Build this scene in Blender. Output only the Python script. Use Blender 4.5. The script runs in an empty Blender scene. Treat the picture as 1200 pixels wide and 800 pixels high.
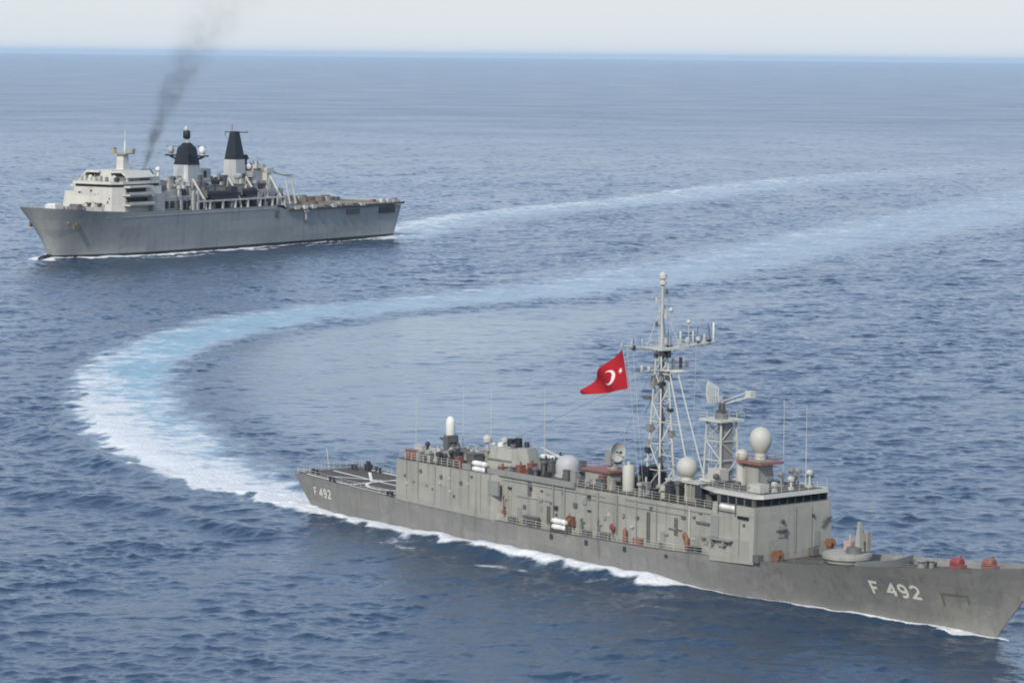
import bpy, math, random
import numpy as np
from mathutils import Vector, Matrix

random.seed(7)
RNG = np.random.default_rng(11)
sc = bpy.context.scene
COL = sc.collection
PI = math.pi

# ------------------------------------------------------------------ camera
CAM_H = 66.0
cam_d = bpy.data.cameras.new('camera')
cam = bpy.data.objects.new('camera', cam_d)
COL.objects.link(cam)
cam_d.sensor_fit = 'HORIZONTAL'
cam_d.sensor_width = 36.0
cam_d.lens = 36.0 * 3620 / 1200
cam_d.clip_start = 1.0
cam_d.clip_end = 800000.0
_p, _r = math.atan(334.5 / 3620), math.atan(12 / 1200)
_rt, _up, _fw = Vector((1, 0, 0)), Vector((0, math.sin(_p), math.cos(_p))), Vector((0, math.cos(_p), -math.sin(_p)))
_X = _rt * math.cos(_r) + _up * math.sin(_r)
_Y = -_rt * math.sin(_r) + _up * math.cos(_r)
cam.matrix_world = Matrix(((_X.x, _Y.x, -_fw.x, 0), (_X.y, _Y.y, -_fw.y, 0), (_X.z, _Y.z, -_fw.z, CAM_H), (0, 0, 0, 1)))
sc.camera = cam

# ------------------------------------------------------------------ world and sun
SUN_TO = Vector((-0.37, -0.93, 0)).normalized()
SUN_EL = math.radians(36)
SUN_ROT = math.atan2(SUN_TO.x, SUN_TO.y)
SKY_STRENGTH = 0.125
world = bpy.data.worlds.new('World')
sc.world = world
world.use_nodes = True
wn, wl = world.node_tree.nodes, world.node_tree.links
wn.clear()
w_out = wn.new('ShaderNodeOutputWorld')
w_bg = wn.new('ShaderNodeBackground')
w_bg.inputs['Strength'].default_value = SKY_STRENGTH
w_sky = wn.new('ShaderNodeTexSky')
w_sky.sky_type = 'NISHITA'
w_sky.sun_disc = False
w_sky.sun_elevation = SUN_EL
w_sky.sun_rotation = SUN_ROT
w_sky.altitude = 0
w_sky.air_density = 1.0
w_sky.dust_density = 1.5
w_sky.ozone_density = 1.5
# thin bright veil of high cloud, thickest towards the horizon
w_tc = wn.new('ShaderNodeTexCoord')
w_sep = wn.new('ShaderNodeSeparateXYZ')
wl.new(w_tc.outputs['Generated'], w_sep.inputs[0])
w_ramp = wn.new('ShaderNodeValToRGB')
e = w_ramp.color_ramp.elements
e[0].position, e[0].color = 0.0, (0.93, 0.93, 0.93, 1)
e[1].position, e[1].color = 0.6, (0.35, 0.35, 0.35, 1)
m1 = e.new(0.05); m1.color = (0.85, 0.85, 0.85, 1)
m2 = e.new(0.16); m2.color = (0.7, 0.7, 0.7, 1)
wl.new(w_sep.outputs['Z'], w_ramp.inputs[0])
w_map = wn.new('ShaderNodeMapping')
w_map.inputs['Scale'].default_value = (3.0, 3.0, 22.0)
wl.new(w_tc.outputs['Generated'], w_map.inputs[0])
w_noise = wn.new('ShaderNodeTexNoise')
w_noise.inputs['Scale'].default_value = 1.6
w_noise.inputs['Detail'].default_value = 4
wl.new(w_map.outputs[0], w_noise.inputs['Vector'])
w_veil = wn.new('ShaderNodeMix'); w_veil.data_type = 'RGBA'
w_veil.inputs[6].default_value = (4.75, 5.15, 5.45, 1)
w_veil.inputs[7].default_value = (5.05, 5.25, 5.5, 1)
wl.new(w_noise.outputs['Fac'], w_veil.inputs[0])
w_r2 = wn.new('ShaderNodeValToRGB')
w_r2.color_ramp.elements[0].position, w_r2.color_ramp.elements[0].color = 0.04, (0, 0, 0, 1)
w_r2.color_ramp.elements[1].position, w_r2.color_ramp.elements[1].color = 0.20, (1, 1, 1, 1)
wl.new(w_sep.outputs['Z'], w_r2.inputs[0])
w_high = wn.new('ShaderNodeMix'); w_high.data_type = 'RGBA'
wl.new(w_r2.outputs[0], w_high.inputs[0])
wl.new(w_veil.outputs[2], w_high.inputs[6])
w_high.inputs[7].default_value = (4.7, 6.1, 8.5, 1)
w_mix = wn.new('ShaderNodeMix'); w_mix.data_type = 'RGBA'
wl.new(w_ramp.outputs[0], w_mix.inputs[0])
wl.new(w_sky.outputs[0], w_mix.inputs[6])
wl.new(w_high.outputs[2], w_mix.inputs[7])
wl.new(w_mix.outputs[2], w_bg.inputs['Color'])
wl.new(w_bg.outputs[0], w_out.inputs['Surface'])

sun_d = bpy.data.lights.new('sun', 'SUN')
sun_d.energy = 2.9
sun_d.angle = math.radians(2.0)
sun_d.color = (1.0, 0.93, 0.82)
sun = bpy.data.objects.new('sun', sun_d)
COL.objects.link(sun)
_sd = Vector((SUN_TO.x * math.cos(SUN_EL), SUN_TO.y * math.cos(SUN_EL), math.sin(SUN_EL)))
sun.rotation_euler = _sd.to_track_quat('Z', 'Y').to_euler()
sun.location = (-200, -100, 300)

vs = sc.view_settings
vs.view_transform = 'Standard'
vs.look = 'None'
vs.exposure = 0.35
vs.gamma = 1.0
vs.use_curve_mapping = False
sc.render.engine = 'CYCLES'
sc.cycles.use_denoising = True
sc.cycles.filter_width = 1.9
sc.cycles.max_bounces = 6
sc.cycles.volume_bounces = 0
sc.cycles.volume_step_rate = 1.0

# ------------------------------------------------------------------ helpers
class MB:
    """collects solids; build() links them as one mesh object"""
    def __init__(s):
        s.v, s.f = [], []

    def add(s, vs_, fs):
        o = len(s.v)
        s.v += [tuple(map(float, p)) for p in vs_]
        s.f += [tuple(i + o for i in f) for f in fs]
        return s

    def frustum(s, lo, hi, z0, z1):
        n = len(lo)
        z0 = z0 if hasattr(z0, '__len__') else [z0] * n
        z1 = z1 if hasattr(z1, '__len__') else [z1] * n
        vv = [(p[0], p[1], z) for p, z in zip(lo, z0)] + [(p[0], p[1], z) for p, z in zip(hi, z1)]
        ff = [(i, (i + 1) % n, n + (i + 1) % n, n + i) for i in range(n)]
        ff += [tuple(range(n - 1, -1, -1)), tuple(range(n, 2 * n))]
        return s.add(vv, ff)

    def prism(s, plan, z0, z1):
        return s.frustum(plan, plan, z0, z1)

    def box(s, x0, x1, y0, y1, z0, z1):
        x0, x1 = min(x0, x1), max(x0, x1)
        y0, y1 = min(y0, y1), max(y0, y1)
        return s.prism([(x0, y0), (x1, y0), (x1, y1), (x0, y1)], z0, z1)

    def taper(s, cx, cy, z0, z1, a0, b0, a1, b1, dx=0, dy=0):
        q = lambda cx, cy, a, b: [(cx - a, cy - b), (cx + a, cy - b), (cx + a, cy + b), (cx - a, cy + b)]
        return s.frustum(q(cx, cy, a0, b0), q(cx + dx, cy + dy, a1, b1), z0, z1)

    def side(s, poly, y0, y1):
        """polygon in the x-z plane, extruded in y"""
        n = len(poly)
        vv = [(p[0], y0, p[1]) for p in poly] + [(p[0], y1, p[1]) for p in poly]
        ff = [(i, (i + 1) % n, n + (i + 1) % n, n + i) for i in range(n)]
        ff += [tuple(range(n - 1, -1, -1)), tuple(range(n, 2 * n))]
        return s.add(vv, ff)

    def bar(s, p0, p1, r0, r1=None, n=6):
        r1 = r0 if r1 is None else r1
        p0, p1 = Vector(p0), Vector(p1)
        d = (p1 - p0).normalized()
        a = d.orthogonal().normalized()
        b = d.cross(a)
        vv, ff = [], []
        for p, r in ((p0, r0), (p1, r1)):
            for k in range(n):
                t = 2 * PI * (k + .5) / n
                vv.append(p + a * (r * math.cos(t)) + b * (r * math.sin(t)))
        ff = [(i, (i + 1) % n, n + (i + 1) % n, n + i) for i in range(n)]
        ff += [tuple(range(n - 1, -1, -1)), tuple(range(n, 2 * n))]
        return s.add(vv, ff)

    def tube(s, pts, r, n=5):
        for a, b in zip(pts[:-1], pts[1:]):
            s.bar(a, b, r, r, n)
        return s

    def lathe(s, c, prof, n=20, axis='z'):
        cx, cy, cz = c
        vv, ff = [], []
        for r, z in prof:
            for k in range(n):
                t = 2 * PI * k / n
                p = (r * math.cos(t), r * math.sin(t), z)
                if axis == 'x': p = (p[2], p[0], p[1])
                if axis == 'y': p = (p[0], p[2], p[1])
                vv.append((cx + p[0], cy + p[1], cz + p[2]))
        m = len(prof)
        for j in range(m - 1):
            for k in range(n):
                ff.append((j * n + k, j * n + (k + 1) % n, (j + 1) * n + (k + 1) % n, (j + 1) * n + k))
        ff.append(tuple(range(n - 1, -1, -1)))
        ff.append(tuple(range((m - 1) * n, m * n)))
        return s.add(vv, ff)

    def ball(s, c, r, n=20, squash=1.0, cut=None):
        pr = []
        m = 12
        for j in range(m + 1):
            t = -PI / 2 + PI * j / m
            z = math.sin(t)
            if cut is not None and z < cut: continue
            pr.append((max(r * math.cos(t), 0.002), r * z * squash))
        return s.lathe(c, pr, n)

    def build(s, name, mat, parent=None, off=(0, 0, 0), smooth=35, loc=None):
        me = bpy.data.meshes.new(name)
        me.from_pydata([(x + off[0], y + off[1], z + off[2]) for x, y, z in s.v], [], s.f)
        me.materials.append(mat)
        import bmesh
        bm = bmesh.new(); bm.from_mesh(me)
        bmesh.ops.recalc_face_normals(bm, faces=bm.faces)
        bm.to_mesh(me); bm.free()
        if smooth:
            for p in me.polygons: p.use_smooth = True
            me.set_sharp_from_angle(angle=math.radians(smooth))
        me.update()
        o = bpy.data.objects.new(name, me)
        COL.objects.link(o)
        if parent: o.parent = parent
        if loc: o.location = loc
        return o


def empty(name, loc, rz, label, cat, group=None):
    o = bpy.data.objects.new(name, None)
    o.empty_display_size = 5
    COL.objects.link(o)
    o.location = loc
    o.rotation_euler = (0, 0, rz)
    o['label'] = label; o['category'] = cat
    if group: o['group'] = group
    return o


def interp(tab):
    xs = [t[0] for t in tab]; ys = [t[1] for t in tab]
    return lambda x: np.interp(x, xs, ys)

# ------------------------------------------------------------------ materials
def nt(name):
    m = bpy.data.materials.new(name); m.use_nodes = True
    n = m.node_tree.nodes; n.clear()
    return m, n, m.node_tree.links

def noise(n, l, vec, scale, detail=4, rough=.55):
    t = n.new('ShaderNodeTexNoise')
    t.inputs['Scale'].default_value = scale
    t.inputs['Detail'].default_value = detail
    t.inputs['Roughness'].default_value = rough
    if vec is not None: l.new(vec, t.inputs['Vector'])
    return t.outputs['Fac']

def mth(n, l, op, a, b=None, c=None, clamp=False):
    t = n.new('ShaderNodeMath'); t.operation = op; t.use_clamp = clamp
    for i, x in enumerate((a, b, c)):
        if x is None: continue
        if isinstance(x, (int, float)): t.inputs[i].default_value = x
        else: l.new(x, t.inputs[i])
    return t.outputs[0]

def mixc(n, l, f, a, b, blend='MIX'):
    t = n.new('ShaderNodeMix'); t.data_type = 'RGBA'; t.blend_type = blend
    for i, x in ((0, f), (6, a), (7, b)):
        if isinstance(x, (int, float)): t.inputs[i].default_value = x
        elif isinstance(x, tuple): t.inputs[i].default_value = (*x, 1) if len(x) == 3 else x
        else: l.new(x, t.inputs[i])
    return t.outputs[2]

def srange(n, l, v, a, b, c=0.0, d=1.0):
    t = n.new('ShaderNodeMapRange'); t.interpolation_type = 'SMOOTHSTEP'
    l.new(v, t.inputs[0])
    for i, x in enumerate((a, b, c, d)):
        if isinstance(x, (int, float)): t.inputs[i + 1].default_value = x
        else: l.new(x, t.inputs[i + 1])
    return t.outputs[0]

def paint(name, col, rough=.55, var=.12, streak=.12, rust=0.0, boot=None, metal=0.0, streak_scale=1.0, plate=None):
    m, n, l = nt(name)
    out = n.new('ShaderNodeOutputMaterial'); b = n.new('ShaderNodeBsdfPrincipled')
    l.new(b.outputs[0], out.inputs[0])
    b.inputs['Roughness'].default_value = rough
    b.inputs['Metallic'].default_value = metal
    b.inputs['Specular IOR Level'].default_value = .35
    tc = n.new('ShaderNodeTexCoord'); v = tc.outputs['Object']
    big = noise(n, l, v, .12, 3)
    med = noise(n, l, v, .9, 4)
    mp = n.new('ShaderNodeMapping'); mp.inputs['Scale'].default_value = (1.1 * streak_scale, 1.1 * streak_scale, .06 * streak_scale)
    l.new(v, mp.inputs[0])
    st = noise(n, l, mp.outputs[0], 1.0, 5, .6)
    k = mth(n, l, 'MULTIPLY_ADD', mth(n, l, 'SUBTRACT', big, .5), var * 1.6, 1.0)
    k = mth(n, l, 'MULTIPLY', k, mth(n, l, 'MULTIPLY_ADD', mth(n, l, 'SUBTRACT', med, .5), var, 1.0))
    k = mth(n, l, 'MULTIPLY', k, mth(n, l, 'MULTIPLY_ADD', srange(n, l, st, .48, .74), -streak, 1.0))
    cm = n.new('ShaderNodeMix'); cm.data_type = 'RGBA'; cm.blend_type = 'MULTIPLY'; cm.inputs[0].default_value = 1
    cm.inputs[6].default_value = (*col, 1)
    l.new(k, cm.inputs[7])
    c = cm.outputs[2]
    if plate:   # welded plates: slightly different paint coats, dished a little between the frames
        s1 = n.new('ShaderNodeSeparateXYZ'); l.new(v, s1.inputs[0])
        cb = n.new('ShaderNodeCombineXYZ'); l.new(mth(n, l, 'ADD', s1.outputs[0], s1.outputs[1]), cb.inputs[0]); l.new(s1.outputs[2], cb.inputs[1])
        br = n.new('ShaderNodeTexBrick'); l.new(cb.outputs[0], br.inputs['Vector'])
        br.inputs['Color1'].default_value = (.90, .90, .91, 1); br.inputs['Color2'].default_value = (1.07, 1.06, 1.03, 1); br.inputs['Mortar'].default_value = (.82, .82, .82, 1)
        br.inputs['Scale'].default_value = 1.0; br.inputs['Mortar Size'].default_value = .03; br.inputs['Mortar Smooth'].default_value = .8
        br.inputs['Brick Width'].default_value = plate[0]; br.inputs['Row Height'].default_value = plate[1]
        c = mixc(n, l, 1.0, c, br.outputs['Color'], 'MULTIPLY')
        bu = n.new('ShaderNodeBump'); bu.inputs['Distance'].default_value = .10; bu.inputs['Strength'].default_value = .7
        l.new(noise(n, l, v, .55, 2), bu.inputs['Height']); l.new(bu.outputs[0], b.inputs['Normal'])
        wash = srange(n, l, noise(n, l, v, .3, 6, .7), .52, .62)
        c = mixc(n, l, mth(n, l, 'MULTIPLY', wash, .11), c, (.42, .42, .40))
    if rust:
        rm = mth(n, l, 'MULTIPLY', srange(n, l, st, .6, .72), srange(n, l, noise(n, l, v, .35, 4), .5, .68))
        c = mixc(n, l, mth(n, l, 'MULTIPLY', rm, rust), c, (.16, .075, .03))
    if boot is not None:
        sp = n.new('ShaderNodeSeparateXYZ'); l.new(v, sp.inputs[0])
        c = mixc(n, l, srange(n, l, sp.outputs[2], boot - .05, boot + .05, 1, 0), c, (.012, .013, .015))
    l.new(c, b.inputs['Base Color'])
    return m

M = {}
M['hull'] = paint('frigate_hull_paint', (.184, .183, .172), var=.16, streak=.22, rust=.6, plate=(7.5, 1.9))
M['grey'] = paint('frigate_house_paint', (.268, .268, .238), var=.18, streak=.30, rust=.7, plate=(3.4, 2.45))
M['grey_pale'] = paint('pale_grey_paint', (.37, .37, .34), var=.08, streak=.1)
M['grey_mid'] = paint('mid_grey_paint', (.21, .212, .20), var=.15, streak=.15)
M['mast'] = paint('mast_paint', (.43, .43, .385), var=.12, streak=.05)
M['dark'] = paint('dark_fittings', (.035, .037, .042), var=.3, streak=.1)
M['dim'] = paint('dim_fittings', (.10, .10, .098), var=.3, streak=.2)
M['black'] = paint('black_paint', (.012, .014, .020), var=.2, streak=.1)
M['deck'] = paint('deck_nonskid', (.072, .064, .054), rough=.85, var=.35, streak=0)
M['deckline'] = paint('deck_line_paint', (.58, .55, .48), rough=.8, var=.3, streak=0)
M['white'] = paint('white_paint', (.58, .58, .55), var=.05, streak=.06)
M['cream'] = paint('radome_cream', (.38, .38, .34), var=.05, streak=.06)
M['number'] = paint('number_paint', (.60, .60, .52), var=.15, streak=.1)
M['orange'] = paint('orange_gear', (.17, .082, .05), var=.3, streak=.1)
M['red'] = paint('red_gear', (.20, .05, .05), var=.3, streak=.1)
M['rustdeck'] = paint('primer_red', (.20, .085, .07), var=.3, streak=.1)
M['glass'] = paint('bridge_glass', (.012, .014, .017), rough=.15, var=.1, streak=0)
M['flag'] = paint('flag_cloth', (.29, .004, .012), rough=.8, var=.05, streak=0)
M['flagwhite'] = paint('flag_white', (.70, .55, .55), rough=.8, var=.03, streak=0)
M['lpd_hull'] = paint('assault_hull_paint', (.255, .268, .266), var=.12, streak=.16, rust=.9, boot=1.25, streak_scale=.5, plate=(12, 3.2))
M['lpd_house'] = paint('assault_house_paint', (.47, .465, .42), var=.12, streak=.2, rust=.5, streak_scale=.6, plate=(5, 2.8))
M['lpd_grey'] = paint('assault_grey', (.30, .31, .30), var=.15, streak=.15)
M['lpd_deck'] = paint('assault_deck', (.125, .100, .080), rough=.9, var=.3, streak=0)
M['cargo'] = paint('covered_stores', (.135, .115, .090), rough=.9, var=.3, streak=.1)
M['craft'] = paint('landing_craft_paint', (.050, .040, .052), var=.3, streak=.1)

# ------------------------------------------------------------------ lofted hull
class Hull:
    def __init__(s, stern, stem, top, bw, bd, flare, nose=1.0):
        s.stern, s.stem, s.top = interp(stern), interp(stem), interp(top)
        s.bw, s.bd, s.flare = interp(bw), interp(bd), interp(flare)

    def sx(s, u, z):
        a, b = s.stern(z), s.stem(z)
        return a + u * (b - a)

    def half(s, u, z, zt):
        w, d, p = s.bw(u), s.bd(u), s.flare(u)
        t = np.clip(z / zt, 0, 1)
        h = w + (d - w) * t ** p
        if z < 0: h = w * (1 + z * .07)
        return max(float(h), 0.03)

    def ztop(s, u):
        x = s.sx(u, 9)
        for _ in range(4): x = s.sx(u, float(s.top(x)))
        return float(s.top(x))

    def at(s, x, z):
        u = (x - s.stern(z)) / (s.stem(z) - s.stern(z))
        return s.half(u, z, s.ztop(u))

    def build(s, name, mat, parent, off, us, levels=(-2.5, -.8, 0, .12, .3, .5, .7, .86, 1.0)):
        mb = MB()
        rows = []
        for u in us:
            zt = s.ztop(u); row = []
            for L in levels:
                z = L if L <= 0 else L * zt
                row.append((float(s.sx(u, z)), s.half(u, z, zt), z))
            rows.append(row)
        nl, nu = len(levels), len(us)
        vv = [(x, y, z) for r in rows for (x, y, z) in r] + [(x, -y, z) for r in rows for (x, y, z) in r]
        N = nl * nu
        ff = []
        for side in (0, 1):
            for i in range(nu - 1):
                for j in range(nl - 1):
                    a = side * N + i * nl + j
                    q = (a, a + nl, a + nl + 1, a + 1)
                    ff.append(q if side else q[::-1])
        for j in range(nl - 1):  # transom and stem closing strips
            ff.append((j, j + 1, N + j + 1, N + j))
            k = (nu - 1) * nl + j
            ff.append((k, N + k, N + k + 1, k + 1))
        for i in range(nu - 1):
            ff.append((i * nl, N + i * nl, N + (i + 1) * nl, (i + 1) * nl))
        mb.add(vv, ff)
        s.rows = rows
        return mb.build(name, mat, parent, off, smooth=50)

    def deck(s, name, mat, parent, off, u0, u1, drop, n=40, inset=.06):
        mb = MB(); vv = []; ff = []
        for i in range(n + 1):
            u = u0 + (u1 - u0) * i / n
            zt = s.ztop(u); dz = float(drop(u)); z = zt - dz
            h = max(s.half(u, z, zt) - inset, .02)
            x = float(s.sx(u, z))
            vv += [(x, h, z), (x, 0, z + .06), (x, -h, z)]
        for i in range(n):
            a = 3 * i
            ff += [(a, a + 1, a + 4, a + 3), (a + 1, a + 2, a + 5, a + 4)]
        mb.add(vv, ff)
        return mb.build(name, mat, parent, off)

# painted characters: strokes in a 0..1 cell (x along, y up)
def arc(cx, cy, rx, ry, a0, a1, n=9):
    return [(cx + rx * math.cos(math.radians(a0 + (a1 - a0) * i / n)), cy + ry * math.sin(math.radians(a0 + (a1 - a0) * i / n))) for i in range(n + 1)]
GLYPH = {
    'F': [[(0.08, 0), (0.08, 1), (0.92, 1)], [(0.08, .52), (.72, .52)]],
    '4': [[(.78, 0), (.78, 1), (.0, .32), (1.0, .32)]],
    '9': [arc(.5, .70, .42, .30, -20, 340, 14), [(.92, .70)] + arc(.46, .42, .46, .42, 10, -120, 9)],
    '2': [arc(.48, .70, .42, .30, 165, -35, 9) + [(.04, .0), (.98, .0)]],
}

def ribbon(pts, w):
    """flat strip round a 2-D polyline: list of quads joined at mitred corners"""
    P = [Vector(p) for p in pts]
    L, R = [], []
    for i, p in enumerate(P):
        d0 = (p - P[i - 1]).normalized() if i else (P[1] - p).normalized()
        d1 = (P[i + 1] - p).normalized() if i < len(P) - 1 else d0
        t = d0 + d1
        t = t.normalized() if t.length > .25 else d0
        nrm = Vector((-t.y, t.x))
        k = min(1 / max(nrm.dot(Vector((-d0.y, d0.x))), .45), 1.9)
        L.append(p + nrm * (w / 2 * k)); R.append(p - nrm * (w / 2 * k))
    return L, R

def painted_char(ch, surf, x0, z0, w, h, stroke, name, mat, parent, off, shear=0.0):
    mb = MB()
    for st in GLYPH[ch]:
        pts = []
        for a, b in zip(st[:-1], st[1:]):
            m = max(1, int(math.hypot((b[0] - a[0]) * w, (b[1] - a[1]) * h) / .3))
            for k in range(m): pts.append((a[0] + (b[0] - a[0]) * k / m, a[1] + (b[1] - a[1]) * k / m))
        pts.append(st[-1])
        P = [(x0 + (px * w) + shear * py * h, z0 + py * h) for px, py in pts]
        L, R = ribbon(P, stroke)
        vv = []
        for q in L + R: vv.append((q.x, -(surf(q.x, q.y) + .035), q.y))
        n = len(L)
        mb.add(vv, [(i, i + 1, n + i + 1, n + i) for i in range(n - 1)])
    return mb.build(name, mat, parent, off, smooth=0)

def rail(path, h=1.0, gap=1.8, wires=3, r=.025, closed=False):
    mb = MB()
    pts = [Vector(p) for p in path]
    for a, b in zip(pts[:-1], pts[1:]):
        m = max(1, round((b - a).length / gap))
        for k in range(m + 1):
            p = a.lerp(b, k / m)
            mb.bar(p, p + Vector((0, 0, h)), r * 1.3, r * 1.3, 4)
        for w in range(wires):
            dz = Vector((0, 0, h * (w + 1) / wires))
            mb.bar(a + dz, b + dz, r, r, 4)
    return mb

# ================================================================== FRIGATE
F_B = Vector((56.005, 350.19, 0)); F_HD = math.radians(-50.7)
fh = Vector((math.cos(F_HD), math.sin(F_HD), 0))
FOFF = (63.0, 0, 0)
frig = empty('frigate', F_B + fh * -63.0, F_HD,
             'grey frigate with lattice mast, white F492 on its bow and a red flag aloft', 'warship')

def uS(s): return (s + 131.2) / 139.7
f_hull = Hull(
    stern=[(-3, -126.0), (0, -126.9), (5.2, -131.2), (12, -136)],
    stem=[(-3, -1.6), (0, 0.0), (1.5, 1.0), (4.9, 3.95), (9.4, 8.5), (12, 11)],
    top=[(-131.2, 5.15), (-120, 4.75), (-105, 4.35), (-84, 3.98), (-71, 3.92), (-52, 4.25), (-41, 4.75), (-34, 5.1), (-22, 6.15), (-12, 7.1), (0, 8.35), (8.5, 9.35)],
    bw=[(0, 5.4), (.1, 6.2), (.3, 6.65), (.55, 6.6), (.68, 5.8), (.76, 4.6), (.84, 3.0), (.9, 1.75), (.96, .65), (1, .06)],
    bd=[(0, 6.0), (.08, 6.4), (.18, 6.75), (.35, 6.85), (.65, 6.85), (.74, 6.6), (.81, 6.0), (.87, 5.15), (.92, 4.0), (.96, 2.6), (.985, 1.25), (1, .14)],
    flare=[(0, .9), (.6, 1.0), (.8, 1.25), (1, 1.3)])
us = list(np.linspace(0, .8, 34)) + list(np.linspace(.8, 1, 22)[1:])
hull_o = f_hull.build('hull', M['hull'], frig, FOFF, us)
f_bul = interp([(0, .12), (.64, .12), (.72, .35), (.8, .9), (1, .95)])
deck_o = f_hull.deck('main_deck', M['deck'], frig, FOFF, 0.002, .985, f_bul, 70)

def FP(name, mb, mat, parent=frig, **k): return mb.build(name, M[mat] if isinstance(mat, str) else mat, parent, FOFF, **k)
def fdeck(s):
    u = uS(s); return f_hull.ztop(u) - float(f_bul(u))

# hull numbers
for i, (ch, x) in enumerate((('F', -16.0), ('4', -13.75), ('9', -12.15), ('2', -10.45))):
    painted_char(ch, f_hull.at, x, (3.35, 3.4, 3.45, 3.5)[i], 1.15, 1.45, .33, 'painted_letter' if ch == 'F' else 'painted_digit', M['number'], hull_o, FOFF, -.10)
for i, (ch, x) in enumerate((('F', -126.0), ('4', -124.6), ('9', -123.5), ('2', -122.4))):
    painted_char(ch, f_hull.at, x, 2.35, .72, 1.15, .2, 'painted_letter' if ch == 'F' else 'painted_digit', M['number'], hull_o, FOFF, -.1)
# anchor recess outline and scuppers
mb = MB()
for (x, z) in ((-6.4, 3.0),):
    L, R = ribbon([(x, z), (x, z + 1.5), (x + 3.4, z + 1.6), (x + 3.4, z + .6)], .3)
    n = len(L); mb.add([(q.x, -(f_hull.at(q.x, q.y) + .03), q.y) for q in L + R], [(i, i + 1, n + i + 1, n + i) for i in range(n - 1)])
FP('anchor_recess', mb, paint('stain_olive', (.125, .125, .095), streak=.3), hull_o, smooth=0)
for s in (-71.5, -64.5, -57.0, -49.2, -35.1):
    y = -f_hull.at(s, 3.2)
    FP('scupper', MB().box(s - .3, s + .3, y - .1, y + .25, float(f_hull.top(s)) - .95, float(f_hull.top(s)) - .3), 'dark', hull_o)
FP('rubbing_strake', MB().tube([(s, -(f_hull.at(s, float(f_hull.top(s)) - .1) + .02), float(f_hull.top(s)) - .06) for s in np.arange(-131, -84, 3.)], .07), 'grey_mid', hull_o)

# flight deck markings
mb = MB()
def strip(pts, w, lift=.03):
    L, R = ribbon(pts, w); n = len(L)
    mb.add([(q.x, q.y, fdeck(q.x) + .085 + lift) for q in L + R], [(i, i + 1, n + i + 1, n + i) for i in range(n - 1)])
def dense(pts, step=1.5):
    out = []
    for a, b in zip(pts[:-1], pts[1:]):
        m = max(1, int(math.hypot(b[0] - a[0], b[1] - a[1]) / step))
        out += [(a[0] + (b[0] - a[0]) * k / m, a[1] + (b[1] - a[1]) * k / m) for k in range(m)]
    return out + [pts[-1]]
circ = arc(-114.0, 0, 4.6, 4.3, 0, 360, 36)
for pts, w, nm, lf in ((dense([(-129.5, 0), (-106.2, 0)]), .45, 'centre_line', .03), (circ, .5, 'landing_circle', .05),
                   (dense([(-129, -5.2), (-118.3, -5.5), (-118.3, 5.5), (-129, 5.2)]), .5, 'deck_border', .04),
                   (dense([(-117.8, -5.7), (-106.2, -5.9)]), .34, 'edge_line', .03), (dense([(-117.8, 5.7), (-106.2, 5.9)]), .34, 'edge_line', .03),
                   (dense([(-125.5, -3.6), (-119, 0.9)]), .45, 'diagonal_line', .06), (dense([(-125.5, 3.6), (-119, -.9)]), .45, 'diagonal_line', .07),
                   (dense([(-110.0, -4.2), (-106.2, -4.2)]), .3, 'edge_line', .05)):
    mb = MB(); strip(pts, w, lf); FP(nm, mb, 'deckline', deck_o, smooth=0)
# aft deck fittings
for s, y in ((-129.8, 3.6), (-129.3, -3.8), (-122.5, -5.7), (-108.2, -6.1), (-126, 5.2)):
    z = fdeck(s)
    FP('mooring_bollard', MB().lathe((s, y, z), [(.2, 0), (.2, .55), (.3, .6), (.3, .72)], 10).lathe((s + .9, y, z), [(.2, 0), (.2, .55), (.3, .6), (.3, .72)], 10).box(s - .4, s + 1.3, y - .3, y + .3, z, z + .1), 'dark')
for y in (-5.8, 6.2):
    FP('safety_net', rail([(s, y * (1 if s > -120 else .95), fdeck(s) + .05) for s in (-130.6, -125, -118, -112, -106.2)], .75, 1.6, 2, .022), 'mast')
FP('stern_rail', rail([(-130.8, -5.6, 5.0), (-131, 0, 5.05), (-130.8, 5.6, 5.0)], .9, 1.2, 3, .02), 'mast')
FP('ensign_staff', MB().bar((-130.6, 0, 5), (-131.3, 0, 8.2), .05), 'mast')
FP('landing_signal_box', MB().box(-128.2, -127.2, 4.6, 5.4, 5, 5.9).box(-128.0, -127.4, 4.8, 5.2, 5.9, 6.3), 'dark')

# ---- deckhouse: one outline with the inset middle
W0, W1, W2 = 6.72, 5.7, 6.82
plan = [(-105.5, -W0), (-84.4, -W0), (-83.6, -W1), (-41.6, -W1), (-41.2, -W2), (-33.5, -W2 + .1),
        (-33.5, W2 - .1), (-41.2, W2), (-41.6, W1), (-83.6, W1), (-84.4, W0), (-105.5, W0)]
zlo = [float(f_hull.top(p[0])) - .5 for p in plan]
ztp = {-105.5: 9.95, -84.4: 10.0, -83.6: 10.0, -41.6: 10.3, -41.2: 10.45, -33.5: 10.45}
house = FP('deckhouse', MB().frustum(plan, [(p[0], p[1] * (.985 if abs(p[1]) > 6 else 1)) for p in plan], zlo, [ztp[p[0]] for p in plan]), 'grey', smooth=0)
FP('weather_deck', MB().frustum([(p[0] * 1 + (.15 if p[0] < -100 else -.15), p[1] * .965) for p in plan], [(p[0] + (.15 if p[0] < -100 else -.15), p[1] * .965) for p in plan], [ztp[p[0]] - .3 for p in plan], [ztp[p[0]] + .02 for p in plan]), 'deck', house, smooth=0)
# roof edge bulwark band
FP('roof_bulwark', MB().box(-91.4, -68.0, -6.05, -5.85, 9.98, 10.75).box(-91.4, -68.0, 5.85, 6.05, 9.98, 10.75).box(-91.5, -91.4, -6.05, 6.05, 9.98, 10.75), 'grey_mid', house)
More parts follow.
